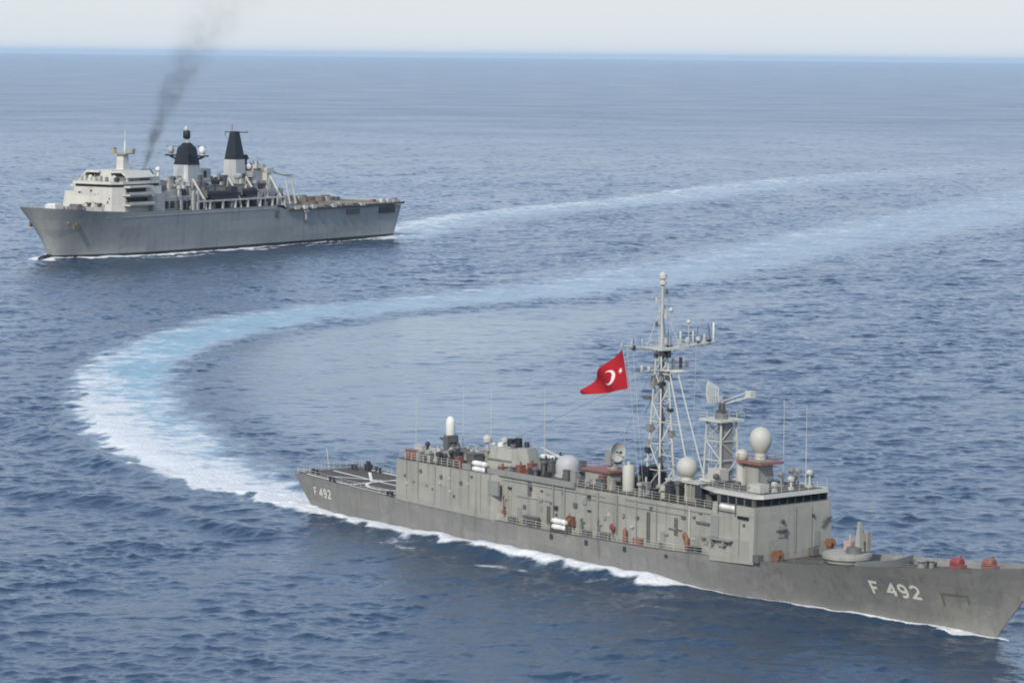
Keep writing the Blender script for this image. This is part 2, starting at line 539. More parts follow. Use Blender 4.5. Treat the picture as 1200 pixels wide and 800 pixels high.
# aft hangar doors
for y0, y1 in ((-5.7, -.5), (.5, 5.7)):
    FP('hangar_door', MB().box(-105.62, -105.45, y0, y1, 4.4, 9.2), 'grey_mid', house)
# side fittings on starboard and port
for sg in (-1, 1):
    FP('vent_panel', MB().box(-85.0, -82.75, sg * 6.5, sg * 6.78, 7.3, 9.25), 'grey_mid', house)
    FP('ventilation_louvre', MB().box(-77.75, -77.05, sg * 5.6, sg * 5.8, 7.9, 9.75), 'dim', house)
    for s, z, r in ((-90.9, 8.15, .34), (-95.3, 8.5, .34), (-99.9, 8.8, .3), (-103.5, 7.8, .22), (-97.2, 6.6, .18)):
        FP('porthole', MB().lathe((s, sg * 6.62, z), [(r, -.12), (r, .12)], 12, 'y'), 'dim', house)
    FP('porthole', MB().lathe((-65.3, sg * 5.68, 9.1), [(.38, -.12), (.38, .12)], 12, 'y'), 'dark', house)
    for s in (-72.5, -70.2, -63.5, -59.8, -56.0, -52.2, -46.0):
        FP('standing_pipe', MB().bar((s, sg * 5.82, 4.6), (s, sg * 5.82, 10.0), .10 + .05 * random.random()), 'grey_mid' if random.random() < .6 else 'grey_pale', house)
    for s, z0, z1 in ((-53.9, 4.7, 8.6), (-73.6, 4.6, 7.0), (-48.7, 6.3, 8.5)):
        FP('side_ladder', MB().bar((s, sg * 5.85, z0), (s, sg * 5.85, z1), .06).bar((s + .45, sg * 5.85, z0), (s + .45, sg * 5.85, z1), .06).box(s, s + .45, sg * 5.74, sg * 5.80, z0, z1), 'dim', house)
    for s in (-79.5, -66.8, -51.0, -44.8):
        zb = float(f_hull.top(s))
        d = FP('side_door', MB().box(s - .42, s + .42, sg * 5.68, sg * 5.78, zb + .25, zb + 2.15), 'grey_mid', house)
        FP('handle', MB().box(s + .2, s + .3, sg * 5.78, sg * 5.84, zb + 1.0, zb + 1.3), 'dark', d) if False else None
    FP('side_ledge', MB().box(-44.7, -42.3, sg * 5.6, sg * 5.95, 8.35, 8.6), 'dim', house)
    FP('side_hatch', MB().box(-49.9, -47.4, sg * 5.6, sg * 5.82, 6.9, 7.1), 'dim', house)
    FP('boat_recess', MB().box(-41.0, -39.6, sg * 6.7, sg * 6.86, 7.3, 9.9), 'grey_mid', house)
    FP('accommodation_platform', MB().box(-41.2, -37.0, sg * 6.6, sg * 7.5, 7.05, 7.2).box(-40.6, -40.3, sg * 6.6, sg * 7.4, 6.3, 7.05).box(-38.4, -38.1, sg * 6.6, sg * 7.4, 6.4, 7.05).box(-39.5, -38.5, sg * 6.7, sg * 7.0, 6.2, 7.05), 'grey_mid', house)
    FP('vent_slot', MB().box(-36.3, -34.4, sg * 6.6, sg * 6.84, 10.0, 10.35), 'black', house)
    FP('porthole', MB().lathe((-35.2, sg * 6.7, 9.3), [(.2, -.12), (.2, .12)], 12, 'y'), 'dim', house)
    FP('seam', MB().box(-36.05, -35.95, sg * 6.6, sg * 6.84, 5.3, 9.7), 'grey_mid', house)
    for s in (-103, -100.4, -96.6, -93.2, -89.2, -86.6):
        FP('plate_seam', MB().box(s - .035, s + .035, sg * 6.55, sg * 6.765, 4.5, 9.9), 'grey_mid', house)
    for s in (-81.2, -75.4, -68.0, -58.1, -50.4, -43.4):
        FP('plate_seam', MB().box(s - .04, s + .04, sg * 5.6, sg * 5.735, 4.8, 9.95), 'grey_mid', house)
    # walkway gear along the inset side
    path = [(s, sg * 6.62, float(f_hull.top(s)) - .1) for s in (-83, -77, -71, -64, -57, -50, -44, -41.6)]
    FP('walkway_rail', rail(path, 1.0, 1.9, 3, .022), 'mast')
    FP('toe_board', MB().tube([(x, y * .998, z + .12) for x, y, z in path], .10), 'dim')

rp = random.Random(31)
for k in range(46):
    s = rp.uniform(-83, -42.5); z = rp.uniform(5.2, 9.6); sg = rp.choice([-1, -1, 1]); w = rp.uniform(.12, .4); h = rp.uniform(.15, .6)
    FP('wall_fitting', MB().box(s - w, s + w, sg * 5.6, sg * (5.78 + rp.random() * .25), z, z + h), rp.choice(['dim', 'grey_mid', 'grey_mid', 'grey_pale', 'dim', 'dark']), house)
for z, s0, s1 in ((9.45, -83, -62), (8.9, -66, -47), (7.6, -80, -73), (9.7, -58, -42)):
    FP('cable_run', MB().bar((s0, -5.78, z), (s1, -5.78, z + .05), .06, .06, 5), 'grey_mid', house)
for k in range(10):
    s = rp.uniform(-104, -86); z = rp.uniform(5.4, 9.3)
    FP('wall_fitting', MB().box(s - .2, s + .2, -6.85, -6.6, z, z + rp.uniform(.15, .4)), rp.choice(['dim', 'grey_mid', 'grey_pale']), house)
def gear(name, s, y, z, mat, kind):
    b = MB()
    if kind == 'box': b.box(s - .7, s + .7, y - .3, y + .3, z, z + .85).box(s - .75, s + .75, y - .35, y + .35, z + .85, z + .93)
    if kind == 'reel': b.lathe((s, y, z + .75), [(.62, -.42), (.62, -.34), (.36, -.33), (.36, .33), (.62, .34), (.62, .42)], 14, 'x').box(s - .6, s - .5, y - .3, y + .3, z, z + .8).box(s + .5, s + .6, y - .3, y + .3, z, z + .8)
    if kind == 'davit': b.tube([(s, y, z), (s, y, z + 1.9), (s + .15, y * 1.03, z + 2.35), (s + .7, y * 1.07, z + 2.5)], .09).box(s - .2, s + .2, y - .2, y + .2, z, z + .5)
    if kind == 'ring': b.lathe((s, y, z + 1.1), [(.38, -.08), (.5, 0), (.38, .08), (.26, 0)], 16, 'y').box(s - .07, s + .07, y - .03, y + .05, z, z + .7)
    if kind == 'tall': b.lathe((s, y, z), [(.26, 0), (.3, .2), (.3, 1.5), (.2, 1.7), (.1, 1.85)], 10)
    if kind == 'tubes':
        for k in range(3): b.bar((s - 1.6, y, z + .5 + .42 * k), (s + 1.6, y, z + .5 + .42 * k), .2, .2, 10)
        b.box(s - .9, s - .6, y - .25, y + .25, z, z + 1.5).box(s + .6, s + .9, y - .25, y + .25, z, z + 1.5)
    return FP(name, b, mat)
for sg in (-1, 1):
    for nm, s, dz, mat, kind in (('stowage_frame', -82.3, 1.1, 'rustdeck', 'davit'), ('deck_locker', -80.4, 0, 'dim', 'box'), ('torpedo_tubes', -76.5, 0, 'dim', 'tubes'),
                                 ('hose_reel', -68.4, 1.15, 'orange', 'reel'), ('boat_davit', -66.2, 0, 'dim', 'davit'), ('deck_locker', -65.3, 0, 'dim', 'box'), ('boat_davit', -62.9, 0, 'dim', 'davit'),
                                 ('deck_locker', -61.6, .1, 'dim', 'box'), ('lifebuoy', -60.2, .8, 'red', 'ring'), ('fire_bottle', -57.7, .2, 'orange', 'tall'),
                                 ('deck_locker', -55.2, .1, 'rustdeck', 'box'), ('deck_locker', -51.5, 0, 'grey_mid', 'box'), ('lifebuoy', -46.4, 1.0, 'orange', 'ring'), ('fire_bottle', -46.0, .3, 'orange', 'tall'), ('deck_locker', -44.4, 0, 'dark', 'box')):
        gear(nm, s, sg * 6.18, float(f_hull.top(s)) + dz - .1, mat, kind)
# deck-edge stanchion for raised gear, life raft canisters
def canisters(s, y, z, n=2):
    rack = FP('life_raft_rack', MB().box(s - 1.7, s + 1.7, y - .45, y + .45, z - .18, z - .08).box(s - 1.6, s - 1.45, y - .4, y + .4, z - .6, z + .95).box(s + 1.45, s + 1.6, y - .4, y + .4, z - .6, z + .95), 'dim')
    for j in range(n):
        FP('life_raft_canister', MB().lathe((s, y - .03, z + .36 + .78 * j), [(.2, -1.42), (.34, -1.36), (.36, -1.0), (.39, -.95), (.39, -.85), (.36, -.8), (.36, .8), (.39, .85), (.39, .95), (.36, 1.0), (.34, 1.36), (.2, 1.42)], 14, 'x'), 'white', rack)
for sg in (-1, 1):
    canisters(-87.6, sg * 6.0, 9.95, 2)
    canisters(-70.1, sg * 6.55, 4.3, 2)
    canisters(-38.3, sg * 6.35, 10.75, 1)

# ---- bridge
bz = 10.45
bplan = lambda w, x0, x1: [(x0, -w), (x1, -w), (x1, w), (x0, w)]
bridge = FP('bridge', MB().frustum([(-41.0, -6.6), (-33.5, -6.68), (-33.5, 6.68), (-41.0, 6.6)], [(-41.0, -6.5), (-33.55, -6.62), (-33.55, 6.62), (-41.0, 6.5)], bz - .05, 11.55), 'grey', smooth=0)
FP('window_band', MB().prism([(-40.6, -6.2), (-33.9, -6.25), (-33.9, 6.25), (-40.6, 6.2)], 11.5, 12.62), 'dim', bridge, smooth=0)
for k in range(9):
    y = -5.45 + k * 1.36
    FP('window', MB().side([(-33.85, 11.68), (-33.7, 12.5), (-33.84, 12.5), (-33.95, 11.68)], y - .48, y + .48), 'glass', bridge)
for sg in (-1, 1):
    for k in range(4):
        s = -34.9 - k * 1.45
        FP('window', MB().box(s - .5, s + .5, sg * 6.2, sg * 6.36, 11.68, 12.5), 'glass', bridge)
FP('bridge_roof', MB().frustum([(-45.5, -4.5), (-40.9, -6.4), (-33.9, -6.5), (-33.0, -5.6), (-33.0, 5.6), (-33.9, 6.5), (-40.9, 6.4), (-45.5, 4.5)], [(-45.4, -4.4), (-40.9, -6.3), (-33.9, -6.4), (-33.1, -5.5), (-33.1, 5.5), (-33.9, 6.4), (-40.9, 6.3), (-45.4, 4.4)], 12.62, 13.08), 'grey_pale', bridge, smooth=0)
FP('roof_deck', MB().box(-45, -33.6, -5.2, 5.2, 13.05, 13.12), 'deck', bridge)
FP('roof_rail', rail([(-45, -4.2, 13.1), (-40.8, -6.1, 13.1), (-33.9, -6.2, 13.1), (-33.3, -5.4, 13.1), (-33.3, 5.4, 13.1), (-33.9, 6.2, 13.1)], .95, 1.5, 3, .02), 'mast')
# front bulkhead fittings
FP('inclined_hood', MB().tube([(-33.4, 5.0, 8.3), (-33.2, 5.15, 9.0), (-33.2, 5.5, 9.35), (-33.2, 6.4, 9.5)], .16, 6), 'dim', house)
FP('wall_hatch', MB().box(-33.5, -33.38, -2.6, -1.4, 7.6, 9.0), 'grey_mid', house)
FP('vent_hood', MB().box(-33.5, -33.1, -2.9, -1.2, 8.45, 8.6).box(-33.5, -33.2, -1.6, -1.3, 7.7, 8.5), 'dim', house)
FP('wall_lamp', MB().ball((-33.3, -1.9, 9.6), .24, 10), 'dark', house)
FP('wall_lamp', MB().ball((-33.3, 3.3, 9.9), .2, 10), 'dark', house)
FP('bulkhead_door', MB().box(-33.5, -33.38, 3.6, 4.5, 6.0, 7.9), 'grey_mid', house)
FP('standing_pipe', MB().bar((-33.38, .3, 5.6), (-33.38, .3, 11.2), .07), 'grey_mid', house)
FP('standing_pipe', MB().bar((-33.38, 3.0, 5.6), (-33.38, 3.0, 11.2), .07), 'grey_mid', house)
for y in (-6.5, -3.2, 3.0):
    FP('deck_edge_locker', MB().box(-33.3, -32.4, y - .5, y + .5, 5.0, 5.9), 'dim')
for s, y in ((-32.6, -3.4),):
    z = fdeck(s)
    FP('hose_reel', MB().lathe((s, y, z + .9), [(.68, -.45), (.68, -.36), (.38, -.35), (.38, .35), (.68, .36), (.68, .45)], 14, 'y').box(s - .3, s + .3, y - .5, y + .5, z, z + .45), 'orange')
FP('hose_reel', MB().lathe((-32.3, 5.3, 6.4), [(.6, -.4), (.6, -.3), (.35, -.3), (.35, .3), (.6, .3), (.6, .4)], 14, 'y').box(-32.6, -32, 4.9, 5.7, 5.4, 6.0), 'orange')

# ---- hangar roof gear
FP('roof_rail', rail([(-105.2, 6.3, 9.95), (-105.2, -6.35, 9.95), (-91.6, -6.35, 10.0)], 1.05, 1.3, 3, .025), 'mast')
FP('roof_rail', rail([(-105.2, 6.3, 9.95), (-69, 5.6, 10.0)], 1.05, 1.3, 3, .025), 'mast')
rd = random.Random(3)
for k in range(60):
    s = rd.uniform(-104.6, -92.0); y = rd.uniform(-5.6, 5.2)
    if abs(s + 101.6) < 2.0 and abs(y) < 2: continue
    h = rd.uniform(.6, 1.9); t = rd.random()
    mat = rd.choice(['dim', 'grey_mid', 'dark', 'dim', 'grey', 'grey_mid', 'grey_pale'])
    b = MB()
    if t < .35:
        b.lathe((s, y, 9.95), [(.28, 0), (.28, h * .7), (.5, h * .75), (.5, h), (.2, h + .15)], 10); nm = 'mushroom_vent'
    elif t < .7:
        w = rd.uniform(.4, 1.0); b.box(s - w, s + w, y - .4, y + .4, 9.95, 9.95 + h).box(s - w - .06, s + w + .06, y - .46, y + .46, 9.95 + h, 10.03 + h); nm = 'deck_locker'
    else:
        b.box(s - .12, s + .12, y - .12, y + .12, 9.95, 10.2 + h).ball((s, y, 10.5 + h), .38, 10).box(s - .4, s + .4, y - .3, y + .3, 9.95, 10.3); nm = 'searchlight'
    FP(nm, b, mat)
for k, (s, y, c) in enumerate(((-104.3, -5.3, 'rustdeck'), (-103.2, -5.2, 'rustdeck'), (-101.5, -5.6, 'grey_mid'), (-94.0, -4.6, 'rustdeck'), (-93.2, 2.6, 'rustdeck'))):
    FP('ammunition_locker', MB().box(s - .5, s + .5, y - .35, y + .35, 9.95, 11.2).box(s - .55, s + .55, y - .4, y + .4, 11.2, 11.28), c)
FP('platform', MB().box(-103.2, -100.2, -1.8, 1.8, 10.9, 11.05).box(-103, -102.7, -1.6, -1.3, 9.95, 10.9).box(-100.7, -100.4, -1.6, -1.3, 9.95, 10.9).box(-103, -100.4, .5, 1.6, 9.95, 10.9).box(-102.2, -101.2, -.8, .8, 9.95, 10.9), 'dim')
# close-in gun
ciws = FP('gun_mount', MB().lathe((-101.7, 0, 11.05), [(.95, 0), (.95, .35), (.7, .45), (.62, .9)], 16).box(-102.2, -101.2, -.95, -.6, 11.4, 13.1).box(-102.2, -101.2, .6, .95, 11.4, 13.1).box(-102.3, -101.1, -.6, .6, 12.2, 13.2), 'dim')
FP('rotary_barrel', MB().bar((-101.7, 0, 12.3), (-104.1, 0, 12.5), .2, .13, 10), 'dark', ciws)
FP('ammunition_drum', MB().lathe((-101.7, 0, 11.9), [(.55, -.5), (.55, .5)], 14, 'x'), 'dark', ciws)
FP('radome', MB().lathe((-101.8, 0, 13.1), [(.6, 0), (.66, .15), (.66, 1.75), (.62, 2.1), (.5, 2.4), (.3, 2.6), (.05, 2.68)], 18), 'white', ciws)

# funnel and exhausts
fx = -87.6
stack = FP('funnel', MB().frustum([(fx - 3.2, -2.5), (fx + 2.6, -2.7), (fx + 3.4, 0), (fx + 2.6, 2.7), (fx - 3.2, 2.5)], [(fx - 2.6, -1.95), (fx + 2.0, -2.1), (fx + 2.6, 0), (fx + 2.0, 2.1), (fx - 2.6, 1.95)], 10.0, 12.95), paint('funnel_paint', (.31, .31, .265), streak=.35, rust=.5), smooth=0)
for s, y, h, r, m in ((fx - 1.2, .3, 1.0, .5, 'black'), (fx + .4, .3, 1.25, .55, 'black'), (fx + 1.4, 1.0, .8, .35, 'dark'), (fx - 1.9, -.9, .55, .45, 'white'), (fx + .9, -1.0, .6, .4, 'dim')):
    FP('exhaust_pipe', MB().lathe((s, y, 12.9), [(r, 0), (r, h), (r * .75, h), (r * .75, h - .3)], 12), m, stack)
FP('funnel_rib', MB().box(fx - 2.9, fx + 2.3, -2.62, -2.52, 11.3, 11.5), 'grey_mid', stack)
FP('air_intake', MB().box(fx - 5.4, fx - 3.4, -2.0, 2.0, 10, 12.1).box(fx - 5.5, fx - 3.3, -2.1, 2.1, 12.1, 12.3), 'grey')
FP('air_intake', MB().box(fx - 5.1, fx - 3.7, -4.2, -2.6, 10, 11.7).box(fx - 5.2, fx - 3.6, -4.3, -2.5, 11.7, 11.9), 'dim')
FP('satellite_dish', MB().lathe((fx - 4.5, -1.2, 12.3), [(.12, 0), (.12, .8), (.6, 1.0), (.62, 1.5), (.35, 1.9), (.05, 2.0)], 14), 'cream')
FP('satellite_dish', MB().lathe((fx - 4.2, 1.6, 12.3), [(.12, 0), (.12, .6), (.5, .8), (.5, 1.2), (.05, 1.5)], 14), 'grey_pale')
for s, y, h, m in ((-83.6, -2.2, 1.0, 'rustdeck'), (-82.6, 1.4, 1.7, 'dark'), (-81.9, -1.6, 1.4, 'rustdeck'), (-81.3, 2.8, 2.2, 'dark'), (-80.7, -2.8, .8, 'red'), (-80.2, .5, 1.8, 'dim'), (-85.0, -4.2, .8, 'rustdeck'), (-83.0, -4.6, .7, 'grey_mid')):
    FP('deck_locker', MB().box(s - .5, s + .5, y - .5, y + .5, 10, 10 + h).box(s - .55, s + .55, y - .55, y + .55, 10 + h, 10.08 + h).box(s - .1, s + .1, y - .1, y + .1, 10 + h, 10.5 + h), m)

# 76 mm gun amidships
gz = 10.2
gun = FP('gun_turret', MB().lathe((-76.4, 0, gz), [(1.75, -.25), (1.75, .2), (1.55, .25), (1.6, .6), (1.62, 1.5), (1.5, 2.1), (1.15, 2.55), (.6, 2.78), (.05, 2.85)], 22), paint('gun_shield', (.34, .345, .345), var=.06, streak=.1))
FP('gun_barrel', MB().bar((-77.6, .1, gz + 2.2), (-82.2, .1, gz + 3.3), .16, .10, 10).bar((-77.4, .1, gz + 2.1), (-79, .1, gz + 2.5), .3, .24, 10), 'grey_pale', gun)
FP('gun_base', MB().lathe((-76.4, 0, 9.98), [(2.1, 0), (2.1, .18), (1.8, .2)], 22), 'dim', gun)
for a, y in ((-78.2, -1.9), (-74.4, -1.9)):
    FP('deck_fitting', MB().box(a - .45, a + .45, y - .35, y + .35, 10, 10.75), 'dark')

# tracking radar on its house
rh = FP('radar_house', MB().box(-70.6, -65.6, -1.9, 1.9, 9.98, 11.9).box(-70.3, -69.0, -1.98, -1.85, 10.3, 11.6), 'grey')
FP('house_platform', MB().box(-70.9, -65.2, -2.3, 2.3, 11.9, 12.15), 'rustdeck', rh)
FP('platform_rail', rail([(-70.8, 2.2, 12.15), (-70.8, -2.2, 12.15), (-65.3, -2.2, 12.15), (-65.3, 2.2, 12.15)], .8, 1.4, 2, .02), 'rustdeck', rh)
tr = FP('tracking_radar', MB().lathe((-67.2, 0, 12.15), [(.8, 0), (.7, .5), (.5, .8)], 14).box(-67.8, -66.6, -1.0, -.7, 12.8, 14.4).box(-67.8, -66.6, .7, 1.0, 12.8, 14.4).box(-67.5, -66.7, -.7, .7, 13.3, 14.6), 'grey_mid')
FP('radar_dish', MB().lathe((-67.1, 0, 14.5), [(.3, .15), (.9, .3), (1.25, .75), (1.3, .85), (1.2, .8), (.5, .45), (.05, .4)], 20, 'x'), 'mast', tr)
FP('dish_feed', MB().bar((-66.9, 0, 14.5), (-65.7, 0, 14.5), .07).ball((-65.7, 0, 14.5), .2, 8), 'dark', tr)
FP('pressure_tank', MB().lathe((-61.4, -2.4, 10.0), [(.78, 0), (.8, .1), (.8, 3.2), (.6, 3.5), (.2, 3.6), (.2, 3.95), (.05, 4.0)], 18), 'cream')
FP('ventilator', MB().box(-60.3, -58.9, -1.2, 1.0, 10, 13.2).box(-60.5, -58.7, -1.4, 1.2, 12.2, 13.5), 'black')
FP('ventilator', MB().box(-58.3, -57.6, -1.0, .8, 10, 12.8), 'dark')

# ---- main lattice mast
mx, zb, zt_ = -58.0, 10.0, 28.7
mast = FP('lattice_mast', MB().box(mx - 1.5, mx + 1.5, -1.5, 1.5, 10.0, 10.35), 'mast')
def leg_at(ix, iy, z):
    t = (z - zb) / (zt_ - zb); h = 1.35 + (.48 - 1.35) * t
    return Vector((mx + ix * h, iy * h, z))
for ix in (-1, 1):
    for iy in (-1, 1):
        FP('mast_leg', MB().bar(leg_at(ix, iy, zb), leg_at(ix, iy, zt_), .14, .11, 8), 'mast', mast)
lv = [10.4, 13.2, 16.6, 19.4, 21.8, 23.9, 25.7, 27.3, 28.6]
for k, (a, b) in enumerate(zip(lv[:-1], lv[1:])):
    q = MB()
    for (c0, c1) in (((-1, -1), (1, -1)), ((1, -1), (1, 1)), ((1, 1), (-1, 1)), ((-1, 1), (-1, -1))):
        q.bar(leg_at(*c0, b), leg_at(*c1, b), .065, .065, 5)
        if k % 2: c0, c1 = c1, c0
        q.bar(leg_at(*c0, a), leg_at(*c1, b), .075, .075, 5)
    FP('lattice_bracing', q, 'mast', mast)
FP('cable_trunk', MB().box(mx - .22, mx + .22, -.2, .2, 10.3, 28.6), 'dim', mast)
for y in (-1.0, 1.0):
    FP('mast_strut', MB().bar((-50.6, y * 1.3, 11.5), (-55.6, y * .7, 25.6), .11, .09, 6).bar((-55.6, y * .7, 25.6), (mx + .6, y * .5, 25.6), .08), 'mast', mast)
FP('mast_strut', MB().bar((-51.6, -1.1, 15.0), (mx + 1.1, -.9, 15.3), .06).bar((-53.2, -.9, 19.4), (mx + .9, -.8, 19.4), .06), 'mast', mast)
plat = FP('mast_platform', MB().prism([(mx - 1.5, -1.7), (mx + 1.9, -1.7), (mx + 1.9, 2.2), (mx - 1.5, 2.2)], 28.7, 28.95).prism([(mx - .9, -.9), (mx + .9, -.9), (mx + .9, .9), (mx - .9, .9)], 28.5, 28.7), 'mast', mast)
FP('platform_rail', rail([(mx - 1.5, -1.7, 28.95), (mx + 1.9, -1.7, 28.95), (mx + 1.9, 2.2, 28.95), (mx - 1.5, 2.2, 28.95), (mx - 1.5, -1.7, 28.95)], 1.0, 1.2, 2, .025), 'mast', plat)
FP('yardarm', MB().bar((mx, -1.5, 28.8), (mx, -7.2, 29.5), .14, .08).bar((mx, -1.5, 28.3), (mx, -5.4, 29.2), .07), 'mast', mast)
FP('yardarm', MB().bar((mx, 2, 28.8), (mx, 9.2, 29.3), .16, .09).bar((mx, 2, 28.3), (mx, 6.0, 29.0), .08).bar((mx + .7, 2, 28.8), (mx + .5, 8.8, 29.25), .08), 'mast', mast)
for y, h, r in ((-6.9, .5, .12), (-5.2, .9, .08), (-3.4, 1.2, .07), (3.2, 1.8, .14), (4.4, .9, .3), (5.4, 1.6, .12), (6.3, .8, .3), (7.4, 1.0, .16), (9.0, 2.4, .13)):
    z = 28.9 + abs(y) * .05
    FP('yard_antenna', MB().lathe((mx, y, z), [(r * .5, 0), (r * .6, .2), (r, .3), (r, h - .1), (r * .5, h)], 8), 'white' if y > 8.5 else 'mast', mast)
FP('yard_antenna', MB().ball((mx, 4.6, 32.0), .3, 10).bar((mx, 4.6, 29.2), (mx, 4.6, 31.8), .05), 'mast', mast)
FP('lower_yard', MB().bar((mx, -3.6, 26.0), (mx, 4.6, 26.0), .1).bar((mx + .5, -.5, 26.0), (mx + 2.6, 1.5, 26.0), .1).box(mx + .4, mx + 2.6, .3, 2.4, 25.85, 25.98), 'mast', mast)
for y, h in ((-3.4, .8), (-2.2, .6), (2.0, 1.4), (3.3, 1.5), (4.4, 1.1)):
    FP('yard_antenna', MB().lathe((mx, y, 26.0), [(.1, 0), (.22, .2), (.22, h - .1), (.08, h)], 8), 'rustdeck' if 2.5 < y < 4 else 'mast', mast)
FP('jammer_box', MB().box(mx - 2.2, mx - .9, -1.3, -.5, 22.2, 22.6).bar((mx - 2, -1.0, 20.3), (mx - .9, -.8, 22.2), .06), 'dim', mast)
rm = random.Random(77)
for k in range(22):
    z = rm.uniform(14, 28); c = leg_at(rm.choice([-1, 1]), rm.choice([-1, 1]), z); w = rm.uniform(.15, .42)
    FP('mast_fitting', MB().box(c.x - w, c.x + w, c.y - w, c.y + w, z, z + rm.uniform(.3, .9)), rm.choice(['dim', 'dark', 'mast', 'grey_mid', 'grey_mid']), mast)
for k in range(9):
    y = rm.uniform(-6.5, 8.5); z = 29.05 + abs(y) * .05
    FP('yard_antenna', MB().bar((mx + rm.uniform(-.2, .2), y, z - .6), (mx, y, z + rm.uniform(.5, 2.2)), .05).box(mx - .18, mx + .18, y - .18, y + .18, z - .5, z + .1), rm.choice(['dim', 'mast', 'grey_mid', 'dark']), mast)
for p0, p1 in (((mx + .6, 0, 28.9), (-40.5, 0, 18.5)), ((mx - .6, .4, 28.9), (-69.5, 2.0, 12.4)), ((mx - .6, -.4, 26), (-88, -1.8, 13.4)), ((mx, 0, 36.5), (-46.8, .4, 21.2))):
    FP('wire_antenna', MB().bar(p0, p1, .022, .022, 4), 'dim', mast)
pole = FP('topmast', MB().bar((mx, 0, 28.9), (mx, 0, 37.2), .26, .17, 10), 'grey_pale', mast)
FP('direction_finder', MB().lathe((mx, 0, 36.9), [(.25, 0), (.48, .12), (.48, .5), (.3, .6), (.3, .8), (.52, .9), (.52, 1.4), (.2, 1.7)], 14), 'mast', pole)
FP('topmast_bracket', MB().bar((mx, 0, 33.6), (mx + .2, 1.3, 33.6), .07).ball((mx + .2, 1.3, 33.7), .32, 10).bar((mx, -.1, 34.9), (mx, -.8, 34.9), .06), 'mast', pole)
FP('topmast_ladder', MB().bar((mx - .35, -.25, 29), (mx - .3, -.22, 36.5), .035).bar((mx - .35, .25, 29), (mx - .3, .22, 36.5), .035), 'mast', pole)
for k in range(7):
    z = 29.6 + k * 1.05; a = k * 2.1
    FP('topmast_antenna', MB().bar((mx, 0, z), (mx + .75 * math.cos(a), .75 * math.sin(a), z + .15), .05).box(mx + .75 * math.cos(a) - .13, mx + .75 * math.cos(a) + .13, .75 * math.sin(a) - .13, .75 * math.sin(a) + .13, z - .1, z + .55), rm.choice(['mast', 'dim', 'mast', 'grey_mid']), pole)
FP('topmast_stay', MB().bar((mx + 1.4, -1.5, 29), (mx, 0, 34.5), .045).bar((mx + 1.4, 1.9, 29), (mx, 0, 34.5), .045).bar((mx - 1.3, -1.5, 29), (mx, 0, 34.5), .045).bar((mx - 1.3, 1.9, 29), (mx, 0, 34.5), .045), 'mast', pole)
FP('signal_halyard', MB().bar((mx, -6.0, 29.3), (-57.0, -4.6, 12.0), .018, .018, 4).bar((mx, -5.0, 29.2), (-56.4, -4.4, 12.0), .018, .018, 4).bar((mx, 6.0, 29.3), (-57.0, 4.6, 12.0), .018, .018, 4), 'mast', mast)

# radome house between the masts
sh = FP('radome_house', MB().box(-53.0, -46.6, -2.9, 2.9, 10.2, 12.6), 'grey_mid')
FP('radome_platform', MB().box(-53.4, -46.0, -3.3, 3.3, 12.6, 12.8), 'grey_pale', sh)
for k in range(7):
    s = -52.6 + k * .95
    FP('house_frame', MB().box(s - .12, s + .12, -3.12, -2.85, 10.2, 12.6), rd.choice(['mast', 'dim', 'grey', 'dark']), sh)
FP('radome', MB().ball((-50.7, -2.0, 14.35), 1.38, 24).lathe((-50.7, -2.0, 12.8), [(.8, 0), (.7, .5)], 14), 'cream')
FP('life_raft_canister', MB().lathe((-53.6, -3.4, 10.9), [(.15, -.9), (.4, -.8), (.42, 0), (.4, .8), (.15, .9)], 12), 'cream')
for k in range(30):
    rk0 = random.Random(100 + k)
    s = rk0.uniform(-84, -62); y = rk0.uniform(-5.2, 5.2); h = rk0.uniform(.5, 1.7)
    if abs(y) < 2.6 and (abs(s + 76.4) < 3 or abs(s + 68.2) < 4): y = 4.4 * (1 if y > 0 else -1)
    mt = rk0.choice(['dim', 'dark', 'grey_mid', 'rustdeck', 'grey', 'dim', 'grey_mid'])
    if k % 3: FP('deck_locker', MB().box(s - .5, s + .5, y - .35, y + .35, 10, 10 + h).box(s - .55, s + .55, y - .4, y + .4, 10 + h, 10.08 + h), mt)
    else: FP('mushroom_vent', MB().lathe((s, y, 9.98), [(.25, 0), (.25, h), (.45, h + .05), (.45, h + .35), (.1, h + .5)], 10), mt)
rk = random.Random(5)
for k in range(34):
    s = rk.uniform(-57.0, -41.2); y = rk.choice([-1, 1]) * rk.uniform(3.3, 5.2); h = rk.uniform(.8, 2.4); mt = rk.choice(['dim', 'dark', 'grey_mid', 'grey', 'dim'])
    if rk.random() < .5:
        FP('ventilator', MB().lathe((s, y, 10.25), [(.25, 0), (.25, h), (.45, h + .05), (.45, h + .4), (.1, h + .5)], 10), mt)
    else:
        FP('deck_locker', MB().box(s - .5, s + .5, y - .35, y + .35, 10.25, 10.25 + h).box(s - .55, s + .55, y - .4, y + .4, 10.25 + h, 10.33 + h), mt)
FP('deck_rail', rail([(-68, -5.5, 10.15), (-42, -5.5, 10.3)], 1.0, 1.6, 3, .022), 'mast')
FP('deck_rail', rail([(-68, 5.5, 10.15), (-42, 5.5, 10.3)], 1.0, 1.6, 3, .022), 'mast')
FP('boat_boom', MB().bar((-55.9, -4.6, 10.4), (-49.5, -4.9, 13.6), .09).bar((-56.2, -4.6, 10.3), (-56.2, -4.6, 12.0), .12), 'grey_pale')

